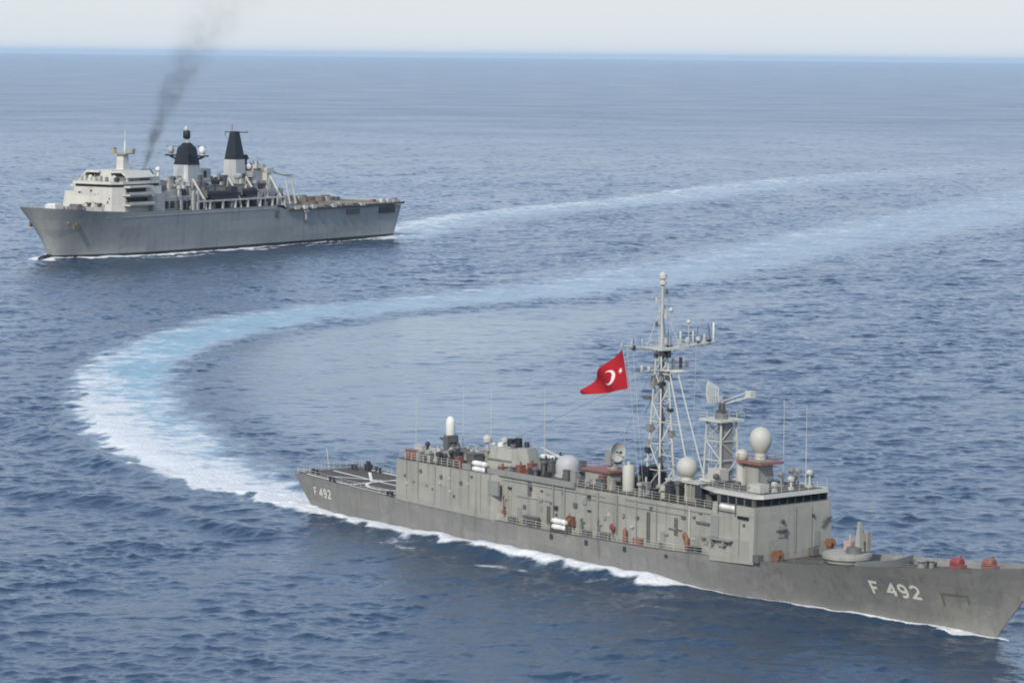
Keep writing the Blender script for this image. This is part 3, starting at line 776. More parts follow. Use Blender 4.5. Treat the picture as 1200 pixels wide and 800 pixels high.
# ---- radar tower forward with the long-range search antenna
tx = -46.6
tower = FP('radar_tower', MB().box(tx - 1.9, tx + 1.9, -1.9, 1.9, 12.95, 13.25), 'mast')
FP('tower_top', MB().box(tx - 2.0, tx + 2.0, -2.0, 2.0, 20.6, 20.85), 'mast', tower)
def tl(ix, iy, z): h = 1.55 - .25 * (z - 13) / 7.6; return Vector((tx + ix * h, iy * h, z))
for ix in (-1, 1):
    for iy in (-1, 1):
        FP('tower_leg', MB().bar(tl(ix, iy, 10.4), tl(ix, iy, 20.6), .17, .15, 8), 'grey_pale', tower)
for k, (a, b) in enumerate(((13.2, 15.7), (15.7, 18.1), (18.1, 20.5))):
    q = MB()
    for (c0, c1) in (((-1, -1), (1, -1)), ((1, -1), (1, 1)), ((1, 1), (-1, 1)), ((-1, 1), (-1, -1))):
        q.bar(tl(*c0, b), tl(*c1, b), .07, .07, 5)
        if k % 2: c0, c1 = c1, c0
        q.bar(tl(*c0, a), tl(*c1, b), .07, .07, 5)
    FP('lattice_bracing', q, 'mast', tower)
FP('waveguide_trunk', MB().box(tx - .1, tx + 1.2, -.6, .8, 13.2, 20.6), 'grey_mid', tower)
FP('tower_ladder', MB().bar((tx - 1.2, -1.0, 13.2), (tx - 1.1, -.9, 20.6), .04).bar((tx - 1.2, -.6, 13.2), (tx - 1.1, -.5, 20.6), .04), 'mast', tower)
FP('platform_rail', rail([(tx - 2, -2, 20.85), (tx + 2, -2, 20.85), (tx + 2, 2, 20.85), (tx - 2, 2, 20.85), (tx - 2, -2, 20.85)], .8, 1.3, 2, .02), 'mast', tower)
FP('antenna_pedestal', MB().lathe((tx, 0, 20.85), [(.9, 0), (.8, .5), (.5, .7), (.45, 1.5), (.3, 2.0)], 14).box(tx - .5, tx + .5, -.5, .5, 21.0, 21.9), 'dim', tower)
# curved lattice reflector, seen almost edge-on
ra = math.radians(-33)
ax, ay = math.cos(ra), math.sin(ra)
q = MB(); nA, nB = 13, 9
def refl(i, j):
    a = -3.2 + 6.4 * i / (nA - 1); b = (-1.35 + 2.7 * j / (nB - 1)) * (1 - .035 * a * a)
    dpt = .085 * a * a + .10 * b * b
    fx_, fy_ = -ay, ax
    return Vector((tx - 1.5 + ax * a + fx_ * dpt, -1.2 + ay * a + fy_ * dpt, 24.1 + b))
for i in range(nA):
    for j in range(nB - 1): q.bar(refl(i, j), refl(i, j + 1), .06, .06, 4)
for j in range(nB):
    for i in range(nA - 1): q.bar(refl(i, j), refl(i + 1, j), .06, .06, 4)
sa = FP('search_antenna', q, 'mast', tower)
FP('antenna_feed', MB().bar((tx, 0, 22.6), (tx - ay * 3.6, ax * 3.6, 23.6), .10).bar((tx, 0, 23.0), (tx - ay * 3.2, ax * 3.2, 24.2), .06).box(tx - ay * 3.6 - .5, tx - ay * 3.6 + .5, ax * 3.6 - .45, ax * 3.6 + .45, 23.5, 24.3).bar((tx, 0, 22.7), (tx - .3, 0, 23.6), .25), 'mast', tower)
FP('antenna_box', MB().box(tx + .7, tx + 2.9, -2.9, -1.4, 13.4, 14.9).box(tx + 1.1, tx + 2.5, -2.6, -1.6, 13.0, 13.4), 'grey_pale')

# ---- fire control egg on the bridge roof
eg = FP('radome_pedestal', MB().taper(-39.6, 0, 13.05, 16.4, 1.3, 1.3, 1.1, 1.1).box(-40.9, -38.3, -1.4, -1.2, 13.2, 15.6), 'grey')
FP('pedestal_platform', MB().box(-41.7, -37.3, -2.0, 2.0, 16.0, 16.25), 'rustdeck', eg)
FP('platform_rail', rail([(-41.6, -1.9, 16.25), (-37.4, -1.9, 16.25), (-37.4, 1.9, 16.25), (-41.6, 1.9, 16.25), (-41.6, -1.9, 16.25)], .8, 1.2, 2, .022), 'rustdeck', eg)
FP('radome', MB().lathe((-39.5, 0, 16.3), [(.7, 0), (.7, .95), (.85, 1.15), (1.22, 1.75), (1.4, 2.5), (1.34, 3.1), (1.08, 3.65), (.62, 4.05), (.05, 4.2)], 22), 'cream')
FP('radome', MB().ball((-41.9, -.9, 16.7), .85, 18).lathe((-41.9, -.9, 13.1), [(.7, 0), (.62, 3.0)], 14), 'cream')
for s, y, h, m in ((-37.4, 1.6, 2.2, 'grey_mid'), (-36.4, -1.2, 1.6, 'dim'), (-36.0, 3.2, 2.8, 'grey_mid'), (-35.2, 1.8, 2.0, 'dim'), (-34.8, 4.0, 2.6, 'mast'), (-35.6, 4.9, 2.0, 'dim'), (-34.4, -2.4, 1.3, 'grey_pale'), (-34.6, .6, 1.9, 'mast'), (-37.9, 3.9, 2.5, 'grey_mid'), (-38.6, -4.6, 1.0, 'dim'), (-36.6, -4.4, .8, 'grey_mid'), (-43.6, -3.6, 1.4, 'dim')):
    FP('signal_lamp', MB().bar((s, y, 13.1), (s, y, 13.1 + h * .7), .16, .12).lathe((s, y, 13.1 + h * .72), [(.25, -.3), (.36, -.25), (.36, .25), (.25, .3)], 10, 'x').box(s - .25, s + .25, y - .25, y + .25, 13.1, 13.5), m)
FP('roof_locker', MB().box(-36.6, -34.6, -4.7, -3.2, 13.1, 14.1), 'grey_pale')

# whip antennas
for s, y, z0, z1 in ((-117.0, 5.6, 5.0, 16.5), (-104.0, 4, 10, 19.6), (-97.8, 4, 10, 20.0), (-86.1, 4, 10.2, 21.0), (-39.5, 4, 13.1, 23.6), (-35.5, 4, 13.1, 23.4), (-70.5, 4.8, 10, 17)):
    FP('whip_antenna', MB().bar((s, y, z0), (s, y, z0 + 1.0), .12, .09, 6).bar((s, y, z0 + 1.0), (s, y, z1), .05, .022, 5), 'mast')

# ---- missile launcher on the fore deck
lx = -24.2; lz = fdeck(lx)
ml = FP('missile_launcher', MB().lathe((lx, 0, lz - .1), [(2.6, 0), (2.6, 1.2), (3.0, 1.25), (3.0, 1.65), (2.85, 1.7), (2.85, 1.85), (2.6, 1.9), (.4, 1.95)], 30), 'grey')
FP('launcher_ring', MB().lathe((lx, 0, lz + .55), [(2.68, -.12), (2.68, .12), (2.6, .12), (2.6, -.12)], 30), 'dark', ml)
q = MB().lathe((lx + 1.2, 0, lz + 1.8), [(1.0, 0), (.9, .7), (.6, .8)], 16).box(lx + .8, lx + 1.9, .3, 1.7, lz + 1.9, lz + 3.2)
FP('launcher_pedestal', q, 'dim', ml)
FP('launcher_arm', MB().frustum([(lx + 1.0, .2), (lx + 2.0, .2), (lx + 2.0, .9), (lx + 1.0, .9)], [(lx + 1.35, .35), (lx + 1.7, .35), (lx + 1.7, .75), (lx + 1.35, .75)], lz + 2.0, lz + 5.6).box(lx + 1.0, lx + 2.1, 1.3, 2.0, lz + 2.0, lz + 4.4).box(lx + 1.3, lx + 1.9, .8, 1.4, lz + 2.6, lz + 4.2), 'grey', ml)
FP('arm_hood', MB().box(lx - 1.0, lx + .2, .4, 1.5, lz + 1.9, lz + 3.0).bar((lx - .3, .9, lz + 3.0), (lx - .3, .9, lz + 3.8), .2), paint('pinkish_primer', (.34, .25, .22)), ml)
# fore deck fittings
for s, y in ((-16.5, -3.9), (-14.2, 3.6), (-9.0, -2.9), (-3.5, 1.4), (-19.0, 4.2)):
    z = fdeck(s)
    FP('mooring_bollard', MB().lathe((s, y, z), [(.24, 0), (.24, .7), (.34, .75), (.34, .9)], 10).lathe((s + 1.0, y, z), [(.24, 0), (.24, .7), (.34, .75), (.34, .9)], 10).box(s - .45, s + 1.45, y - .35, y + .35, z, z + .12), 'dark')
z = fdeck(-12)
FP('anchor_windlass', MB().lathe((-12.5, .6, z), [(.9, 0), (.9, .3), (.5, .4), (.45, 1.1), (.75, 1.25), (.75, 1.45)], 16).lathe((-12.5, 2.1, z), [(.7, 0), (.45, .3), (.45, 1.0), (.65, 1.2)], 14), 'grey_mid')
FP('anchor_chain', MB().tube([(-11.8, .6, z + .25), (-8, .7, z + .5), (-4.5, .9, z + .9)], .14), 'dark')
for s, m in ((-7.4, 'red'), (-2.4, 'rustdeck')):
    z = fdeck(s)
    FP('fire_pump', MB().box(s - .9, s + .9, .8, 1.9, z, z + 1.0).lathe((s - .1, 1.3, z + 1.2), [(.55, -.7), (.6, -.6), (.6, .6), (.55, .7)], 12, 'x').bar((s + .4, 1.3, z + 1.0), (s + .4, 1.3, z + 2.15), .14), m)
FP('breakwater', MB().frustum([(-18.0, -4.9), (-16.6, 0), (-18.0, 4.9), (-18.15, 4.9), (-16.75, 0), (-18.15, -4.9)], [(-17.8, -4.9), (-16.4, 0), (-17.8, 4.9), (-17.95, 4.9), (-16.55, 0), (-17.95, -4.9)], 5.6, 6.9), 'grey_mid')
rows = [(s, sg) for sg in (-1, 1) for s in (0,)]
for sg in (-1, 1):
    path = []
    for s in np.linspace(-30, 6.6, 10):
        u = uS(s); path.append((float(f_hull.sx(u, f_hull.ztop(u))), sg * max(f_hull.half(u, f_hull.ztop(u), f_hull.ztop(u)) - .1, .05), f_hull.ztop(u) - .05))
    FP('forecastle_rail', rail(path, .8 if sg > 0 else .45, 2.4, 2, .016), 'grey_mid')
FP('jackstaff', MB().bar((7.2, 0, 8.4), (7.6, 0, 11.5), .05), 'mast')

# ---- flag on the starboard yard
flag_root_s, flag_y = -58.6, -6.3
f_right = Vector((.80, -.60, 0))
def flag_pt(u, v):
    """u 0 hoist..1 fly, v 0 top..1 bottom, local to the frigate (s, y, z)"""
    h0 = Vector((-58.6, -6.3, 28.95)); h1 = Vector((-57.55, -6.1, 24.05))
    q0 = Vector((-65.2, -6.9, 23.45)); q1 = Vector((-65.5, -6.6, 22.6))
    a = h0.lerp(h1, v); b = q0.lerp(q1, v)
    p = a.lerp(b, u)
    p.z += -.16 * math.sin(PI * u) * (.3 + v) + (.25 * math.sin(PI * u) * (1 - v))
    p += Vector((.25, 1.0, 0)) * (.60 * math.sin(u * 9.5 + v * 2.6) * (.25 + u) * (1 - .3 * v))
    return p
q = MB(); nu, nv = 36, 20
th = .02
for off in (0, th):
    q.v += [tuple(flag_pt(i / nu, j / nv) + Vector((0, off, 0))) for i in range(nu + 1) for j in range(nv + 1)]
n1 = (nu + 1) * (nv + 1)
for lay in (0, 1):
    for i in range(nu):
        for j in range(nv):
            a = lay * n1 + i * (nv + 1) + j
            q.f.append((a, a + 1, a + nv + 2, a + nv + 1))
edge = [(i, 0) for i in range(nu)] + [(nu, j) for j in range(nv)] + [(i, nv) for i in range(nu, 0, -1)] + [(0, j) for j in range(nv, 0, -1)]
ix = [i * (nv + 1) + j for i, j in edge]
for a, b in zip(ix, ix[1:] + ix[:1]): q.f.append((a, b, b + n1, a + n1))
flag = empty('flag', F_B + fh * -58.6 + Vector((fh.y, -fh.x, 0)) * 6.3 + Vector((0, 0, 28.95)), F_HD, 'red flag with white crescent and star flying from the mast of the grey frigate', 'flag')
FLO = (58.6, 6.3, -28.95)
cloth = q.build('cloth', M['flag'], flag, FLO)
def flag_patch(poly, name):
    """poly in flag coordinates, both faces"""
    b = MB()
    for sgn in (-.03, th + .03):
        vv = [flag_pt(*p) + Vector((0, sgn, 0)) for p in poly]
        n = len(vv) // 2
        b.add(vv, [(i, i + 1, n + i + 1, n + i) for i in range(n - 1)])
    return b.build(name, M['flagwhite'], cloth, FLO)
def to_uv(px, py):
    """invert the flat layout (metres right of hoist top, metres down) roughly"""
    return px, py
outer, inner = [], []
for k in range(25):
    t = math.radians(-135 + 270 * k / 24)
    w = .5 * (1 - abs(k - 12) / 12.) ** .8
    outer.append((t, 1.0)); inner.append((t, 1.0 - w))
def cre(t, r): return (.36 - .135 * r * math.cos(t + .35) , .53 + .23 * r * math.sin(t + .35))
flag_patch([cre(t, r) for t, r in outer] + [cre(t, r) for t, r in inner], 'crescent')
st = [(.125 + (.048 if k % 2 == 0 else .019) * math.cos(PI * k / 5), .47 + (.094 if k % 2 == 0 else .037) * math.sin(PI * k / 5)) for k in range(11)]
flag_patch(st + [(.125, .47)] * 11, 'star')
FP('flag_halyard', MB().bar((-58.5, -6.3, 29.4), (-57.4, -6.1, 23.4), .022, .022, 4), 'mast', mast)

# ================================================================== ASSAULT SHIP
A_B = Vector((-147.3, 983.9, 0)); A_HD = math.radians(-122.5)
ahd = Vector((math.cos(A_HD), math.sin(A_HD), 0))
AOFF = (85.0, 0, 0)
lpd = empty('assault_ship', A_B + ahd * -85.0, A_HD,
            'pale grey assault ship with white forward block, two black-topped masts and a flight deck', 'warship')
def AP(name, mb, mat, parent=lpd, **k): return mb.build(name, M[mat] if isinstance(mat, str) else mat, parent, AOFF, **k)
a_hull = Hull(
    stern=[(-3, -171.5), (0, -172.5), (12, -177), (18, -178)],
    stem=[(-3, 1.0), (0, 1.0), (5, 2.4), (12, 5.8), (16.6, 8.6), (20, 10.5)],
    top=[(-178, 11.6), (-107, 12.0), (-105.8, 14.0), (-60, 14.0), (-25, 14.5), (-8, 15.3), (3, 16.2), (8.6, 16.7)],
    bw=[(0, 12.8), (.3, 13.4), (.7, 13.4), (.8, 12.6), (.88, 10.2), (.94, 6.3), (.98, 2.9), (1, .5)],
    bd=[(0, 13.6), (.3, 14.2), (.8, 14.2), (.88, 13.9), (.93, 12.9), (.96, 11.4), (.98, 9.2), (.992, 6.6), (1, 1.6)],
    flare=[(0, .8), (.8, .9), (.93, 1.15), (1, 1.25)])
aus = [0, .06, .12, .18, .24, .30, .36, .3765, .3835, .42, .5, .58, .66, .72] + list(np.linspace(.76, 1, 30))
ahull_o = a_hull.build('hull', M['lpd_hull'], lpd, AOFF, aus)
a_hull.deck('upper_deck', M['lpd_deck'], lpd, AOFF, .385, .995, interp([(0, .05), (.9, .05), (.95, .5), (1, .6)]), 60)
AP('bulbous_bow', MB().lathe((1.5, 0, -.6), [(.1, -6), (1.9, -5), (2.3, 0), (1.7, 3.4), (.1, 4.8)], 16, 'x'), 'black', ahull_o)
for sg in (1, -1):
    x, z = -1.6, 11.6
    y = sg * a_hull.at(x, z)
    AP('anchor', MB().box(x - .25, x + .25, y - .3 , y + .3, z - 1.5, z + 1.6).box(x - 1.3, x + 1.3, y - .35, y + .35, z - 1.7, z - 1.0).box(x - 1.4, x - .9, y - .3, y + .3, z - 1.2, z - .2).box(x + .9, x + 1.4, y - .3, y + .3, z - 1.2, z - .2), paint('anchor_rust', (.16, .12, .085), rust=.8), ahull_o)
    AP('hawse_patch', MB().lathe((x + 2.2, sg * (a_hull.at(x + 2.2, z) - .05), z + .6), [(.7, -.2), (.7, .2)], 12, 'y'), 'lpd_house', ahull_o)
    AP('side_port', MB().box(-101.5, -99.5, sg * 14.0, sg * 14.25, 10.0, 12.2), 'dim', ahull_o)
    AP('hull_knuckle', MB().tube([(s, sg * (a_hull.at(s, 13.0) + .02), 13.0) for s in np.arange(-100, -8, 8.)], .12), 'lpd_grey', ahull_o)
    for s0, s1, z0, z1 in ((-172, -162.5, 9.0, 11.3), (-150, -142, 9.4, 11.2)):
        AP('mooring_opening', MB().box(s0, s1, sg * 13.5, sg * 14.16 if s0 < -160 else sg * 14.2, z0, z1), 'dark' if s0 < -160 else 'dim', ahull_o)

# flight deck
fd = AP('flight_deck', MB().prism([(-106.5, -14.9), (-106.5, 14.9), (-176, 14.9), (-179, 13.6), (-179, -13.6), (-176, -14.9)], 12.0, 12.75), 'lpd_deck')
for sg in (1, -1):
    AP('deck_edge_net', rail([(s, sg * 15.1, 12.6) for s in (-107, -125, -143, -160, -175)], .8, 3.2, 2, .045), 'mast', fd)
    for s in (-111, -116, -121, -128, -133, -138, -145, -150):
        AP('edge_locker', MB().box(s - rd.uniform(.8, 1.9), s + 1, sg * 14.6, sg * 15.4, 12.3, 13.2 + rd.random() * .5), rd.choice(['lpd_deck', 'lpd_house', 'lpd_grey', 'mast', 'cargo', 'white']), fd)
    AP('edge_davit', MB().box(-117.4, -116.6, sg * 14.3, sg * 14.8, 8.6, 12.0).box(-118.2, -115.8, sg * 14.3, sg * 15.1, 11.2, 12.0), 'lpd_house', fd)
for s in (-125, -148):
    AP('landing_spot', MB().lathe((s, 0, 12.755), [(5.6, 0), (5.6, .03), (5.0, .03), (5.0, 0)], 32), 'deckline', fd)
AP('centre_line', MB().box(-176, -108, -.25, .25, 12.72, 12.79), 'deckline', fd)
for s in (-128, -160):
    AP('tie_down_line', MB().box(s - .2, s + .2, -13.5, 13.5, 12.72, 12.775), 'deckline', fd)
AP('stern_equipment', MB().box(-178, -176.2, -12, 12, 12.75, 13.4), 'lpd_grey', fd)
for k in range(14):
    s, y = rd.uniform(-176, -164), rd.choice([-1, 1]) * rd.uniform(9, 13.6)
    AP('deck_crate', MB().box(s - 1, s + 1, y - .6, y + .6, 12.75, 12.75 + rd.uniform(.6, 1.5)), rd.choice(['lpd_grey', 'dim', 'lpd_house', 'rustdeck']), fd)

# forward accommodation block
blk = [(-43, -10.5), (-24, -10.5), (-20, -8.2), (-20, 8.2), (-24, 10.5), (-43, 10.5)]
fb = AP('forward_superstructure', MB().frustum(blk, [(x - (.6 if x > -30 else 0), y * .97) for x, y in blk], 14.2, 22.4), 'lpd_house', smooth=0)
blk2 = [(-42.6, -9.4), (-24.2, -9.6), (-20.8, -7.6), (-20.8, 7.6), (-24.2, 9.6), (-42.6, 9.4)]
AP('bridge_glazing', MB().prism(blk2, 22.4, 23.3), 'glass', fb, smooth=0)
AP('bridge_roof', MB().prism([(x + (.8 if x > -30 else 0), y * 1.06) for x, y in blk2], 23.3, 24.2), 'lpd_house', fb, smooth=0)
AP('roof_rail', rail([(-30, -9.6, 24.2), (-23.5, -9.8, 24.2), (-20.4, -7.6, 24.2), (-20.4, 7.6, 24.2), (-23.5, 9.8, 24.2), (-32, 9.6, 24.2)], 1.0, 2.4, 2, .05), 'mast', fb)
AP('starboard_wing', MB().frustum([(-27, -13.6), (-20.4, -13.2), (-20.4, -7.6), (-27, -7.6)], [(-27, -12.6), (-21, -12.2), (-21, -7.6), (-27, -7.6)], 14.2, 20.8), 'lpd_house', fb)
for z0, y1, s0 in ((16.4, 13.2, -36), (19.6, 13.0, -35)):
    AP('side_balcony', MB().box(s0, -23.5, 10.0, y1, z0, z0 + .45).box(s0, -23.5, y1 - .15, y1, z0, z0 + 1.2), 'lpd_house', fb)
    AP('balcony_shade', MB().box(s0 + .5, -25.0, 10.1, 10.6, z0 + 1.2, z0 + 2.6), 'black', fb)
AP('side_balcony', MB().box(-36, -24, 10.0, 12.6, 22.2, 22.8), 'lpd_house', fb)
AP('side_balcony', MB().box(-36, -24, -12.6, -10.0, 22.2, 22.8), 'lpd_house', fb)
AP('rear_gallery', MB().box(-60, -43, -9.2, 10.6, 14.2, 18.6).box(-58, -43, -7, 7.5, 18.6, 20.4).box(-42, -36, 9.5, 12.4, 14.2, 20.0), 'lpd_grey', fb)
for k in range(5):
    AP('gallery_opening', MB().box(-58.5 + k * 3.1, -56.3 + k * 3.1, 10.5, 10.72, 14.8, 17.2), 'dark', fb)
for y, s in ((4.6, -19.9), (1.8, -19.9), (-4, -19.9)):
    AP('front_door', MB().box(s - .2, s + .02, y - .6, y + .6, 14.5, 16.8), 'lpd_grey', fb)
for y in (3.4, -1.2):
    AP('front_fitting', MB().box(-20, -18.9, y - .9, y + .9, 16.9, 17.3).box(-20, -19.4, y - .3, y + .3, 15.0, 16.9), 'dim', fb)
rk4 = random.Random(44)
for k in range(34):
    s, y = rk4.uniform(-41, -21.5), rk4.uniform(-8.6, 8.8); h = rk4.uniform(.5, 1.7); w = rk4.uniform(.25, .7)
    if abs(y) < 2.6 and s < -27: continue
    AP('roof_fitting', MB().box(s - w, s + w, y - w, y + w, 24.2, 24.2 + h).bar((s, y, 24.2 + h), (s, y, 24.6 + h + rk4.random()), .08), rk4.choice(['lpd_grey', 'dim', 'lpd_house', 'dark', 'mast']), fb)
for k in range(18):
    y, z = rk4.uniform(-7.2, 7.2), rk4.uniform(15, 21.5)
    AP('front_fitting', MB().box(-20.8, -19.9 - (z - 14) * .07, y - rk4.uniform(.15, .5), y + .3, z, z + rk4.uniform(.3, .8)), rk4.choice(['lpd_grey', 'dim', 'lpd_house', 'dark']), fb)
# canopies over the bridge roof
for sg in (1, -1):
    AP('roof_equipment', MB().box(-41, -39.5, sg * 3, sg * 4.2, 24.2, 26.6).box(-31, -29.6, sg * 8.2, sg * 9.0, 24.2, 25.3).bar((-42, sg * 6, 24.2), (-42, sg * 6, 28.5), .12), 'dim', fb)
    AP('canopy', MB().add([(x, sg * y, z) for x, y, z in ((-26, 2.2, 26.8), (-40, 2.2, 26.8), (-40, 7.2, 26.9), (-26, 7.2, 26.9), (-26, 9.6, 25.1), (-40, 9.6, 25.1),
                      (-26, 2.2, 27.4), (-40, 2.2, 27.4), (-40, 7.4, 27.5), (-26, 7.4, 27.5), (-26, 10.0, 25.4), (-40, 10.0, 25.4))],
                     [(0, 1, 2, 3), (3, 2, 5, 4), (6, 9, 8, 7), (9, 10, 11, 8), (0, 6, 7, 1), (4, 5, 11, 10), (0, 3, 9, 6), (3, 4, 10, 9), (1, 7, 8, 2), (2, 8, 11, 5)]), 'lpd_house', fb, smooth=0)
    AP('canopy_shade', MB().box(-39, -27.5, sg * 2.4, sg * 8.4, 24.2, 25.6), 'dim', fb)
    AP('director_mount', MB().ball((-25.2, sg * 5.0, 25.3), .8, 12).box(-25.9, -24.5, sg * 5 - .6, sg * 5 + .6, 24.2, 25.0), 'lpd_house', fb)
AP('centre_house', MB().box(-42, -27, -2.4, 2.4, 24.2, 27.6), 'lpd_house', fb)
pt = AP('pylon_mast', MB().taper(-35.5, 0, 27.6, 32.8, 1.5, 1.5, 1.3, 1.3), 'lpd_house', fb)
AP('pylon_platform', MB().box(-38.2, -33.2, -2.9, 2.9, 32.6, 33.0).box(-38.4, -37.0, 1.6, 3.0, 33, 34.4).box(-34.6, -33.2, -3.0, -1.8, 33, 34.8), paint('platform_tan', (.25, .24, .19)), fb)
AP('platform_rail', rail([(-38.2, -2.9, 33), (-33.2, -2.9, 33), (-33.2, 2.9, 33), (-38.2, 2.9, 33)], 1, 1.6, 2, .05), 'mast', fb)
AP('pole_antenna', MB().bar((-36.2, .4, 33), (-36.2, .4, 36.8), .34, .28).bar((-36.2, .4, 36.8), (-36.2, .4, 40.5), .12, .07), 'white', fb)
# fore deck gear
AP('capstan_cover', MB().box(-9, -5, -6.8, -2.6, 15.0, 17.0).box(-8.6, -5.4, -6.4, -3.0, 17.0, 17.3), 'white')
AP('winch', MB().box(-10, -6, 1.5, 5.5, 15.0, 16.6).lathe((-8, 3.4, 16.4), [(1.0, -2), (1.0, 2)], 12, 'y'), 'dim')
AP('breakwater', MB().prism([(-12, -11), (-9.5, 0), (-12, 11), (-12.4, 11), (-9.9, 0), (-12.4, -11)], 15.0, 16.4), 'lpd_grey')
AP('forecastle_rail', rail([(float(a_hull.sx(u, 16)), sg_ * (a_hull.half(u, a_hull.ztop(u), a_hull.ztop(u)) - .3), a_hull.ztop(u)) for u, sg_ in [(.9, 1), (.93, 1), (.96, 1), (.98, 1), (.992, 1), (.998, 1), (.998, -1), (.992, -1), (.98, -1), (.96, -1), (.93, -1)]], .8, 2.5, 2, .04), 'mast')

# funnel where the smoke leaves
fn = AP('funnel', MB().taper(-46.5, 1.0, 14.2, 25.2, 4.2, 4.6, 2.8, 3.2), 'lpd_grey')
for y in (-.6, 1.2, 2.6):
    AP('exhaust_pipe', MB().bar((-46.2, y, 25.0), (-46.4, y, 27.4), .6, .55, 10), 'dim', fn)
AP('satellite_dome', MB().ball((-49.5, 3.4, 27.4), .9, 14).bar((-49.5, 3.4, 24), (-49.5, 3.4, 26.8), .4), 'white')
AP('satellite_dome', MB().ball((-51.2, -1.0, 25.8), .9, 14).bar((-51.2, -1, 20), (-51.2, -1, 25.2), .4), 'dim')

# mid deckhouse and boat gallery
mh = AP('middle_deckhouse', MB().box(-106.5, -60.05, -9, 9, 14.0, 19.0).box(-104, -62, -7.0, 7.0, 19.0, 21.2), 'lpd_grey')
AP('deckhouse_roof', MB().box(-104.2, -61.8, -7.2, 7.2, 21.2, 21.45), 'lpd_deck', mh)
rk2 = random.Random(9)
for k in range(120):
    s, y = rk2.uniform(-104, -44), rk2.uniform(-7, 9.2)
    z0 = (19.0 if abs(y) > 7.0 else 21.45) if s < -62 else (18.6 if abs(y) > 6.9 else 20.4)
    if -50 < s < -44 and abs(y) < 5: continue
    h = rk2.uniform(.8, 3.4)
    m = rk2.choice(['lpd_grey', 'dim', 'lpd_house', 'dim', 'lpd_grey', 'mast', 'dark'])
    w = rk2.uniform(.5, 1.6)
    if rk2.random() < .45: AP('ventilator', MB().lathe((s, y, z0), [(w * .45, 0), (w * .45, h * .7), (w * .8, h * .75), (w * .8, h), (w * .2, h + .3)], 10), m, mh)
    else: AP('deck_locker', MB().box(s - w, s + w, y - w * .7, y + w * .7, z0, z0 + h).box(s - w - .1, s + w + .1, y - w * .7 - .1, y + w * .7 + .1, z0 + h, z0 + h + .15), m, mh)
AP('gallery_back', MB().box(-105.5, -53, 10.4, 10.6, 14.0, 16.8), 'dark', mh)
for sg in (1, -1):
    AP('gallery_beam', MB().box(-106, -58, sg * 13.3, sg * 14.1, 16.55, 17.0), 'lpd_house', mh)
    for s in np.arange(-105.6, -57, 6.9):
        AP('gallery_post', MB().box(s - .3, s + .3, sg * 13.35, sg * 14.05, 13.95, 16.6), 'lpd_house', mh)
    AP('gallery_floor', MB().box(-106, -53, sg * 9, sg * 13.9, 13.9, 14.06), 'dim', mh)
for s in (-55.5, -57.8):
    AP('boat_frame', MB().box(s - .4, s + .4, 13.2, 14.0, 14, 20.4), 'lpd_grey', mh)
# davits that carry the landing craft
for s, lean in ((-62.5, 1.8), (-81.5, 1.6), (-91.5, 1.8), (-104.5, 1.2)):
    AP('davit', MB().bar((s + lean, 9.2, 24.0), (s, 12.9, 17.0), .34, .42, 6).bar((s, 12.9, 17.0), (s, 13.4, 14.0), .4, .4, 6).bar((s + lean, 9.2, 24.0), (s + .6, 8.0, 21.0), .26), 'lpd_house', mh)

# main mast: pale tower, black top
mm = -69.0
tw = AP('main_mast', MB().taper(mm, 0, 19.0, 28.4, 3.5, 3.3, 3.1, 3.0), paint('tower_pale', (.40, .42, .41), streak=.2))
AP('mast_black_top', MB().frustum([(mm - 3.2, -3.1), (mm + 3.1, -3.1), (mm + 3.1, 3.1), (mm - 3.2, 3.1)], [(mm - 2.3, -2.2), (mm + 2.1, -2.2), (mm + 2.1, 2.2), (mm - 2.3, 2.2)], 28.4, 34.2).taper(mm - .1, 0, 34.2, 35.8, 2.1, 2.1, .9, .9), 'black', tw)
AP('mast_ladder', MB().box(mm + 2.9, mm + 3.3, 1.4, 2.2, 19.2, 28.3), 'white', tw)
AP('mast_neck', MB().bar((mm, .3, 35.6), (mm, .3, 37.6), .5), 'lpd_house', tw)
AP('top_radar', MB().lathe((mm, 0, 37.0), [(.9, 0), (1.25, .5), (1.25, 2.4), (.9, 2.9)], 14), 'black', tw)
AP('top_dome', MB().lathe((mm, -.2, 39.8), [(.6, 0), (.75, .5), (.6, 1.1), (.1, 1.6)], 12), 'lpd_house', tw)
for sg in (1, -1):
    AP('sensor_platform', MB().side([(mm - .7, 0), (mm + .7, 0)] and [(mm - 1, 31.2), (mm + 1, 31.2), (mm + 1, 31.7), (mm - 1, 31.7)], sg * 2.6, sg * 8.6).bar((mm, sg * 2.8, 29.6), (mm, sg * 7.2, 31.2), .4), 'black', tw)
    AP('sensor_rail', rail([(mm, sg * 2.6, 34.2), (mm, sg * 8.4, 34.2)], .3, 3, 1, .06), 'black', tw)
AP('satellite_dome', MB().ball((mm, 6.6, 33.3), 1.25, 16, 1.2).bar((mm, 6.6, 31.6), (mm, 6.6, 32.3), .7), 'white', tw)
AP('satellite_dome', MB().ball((mm, -6.8, 33.2), 1.15, 16, 1.2).bar((mm, -6.8, 31.6), (mm, -6.8, 32.3), .7), 'lpd_grey', tw)
AP('tower_house', MB().box(mm - 9, mm - 3.4, -3.0, 3.2, 21.4, 27.0), paint('tower_side', (.33, .35, .34)), tw)
AP('house_opening', MB().box(mm - 6.6, mm - 5.0, 3.1, 3.3, 24.0, 26.2), 'black', tw)

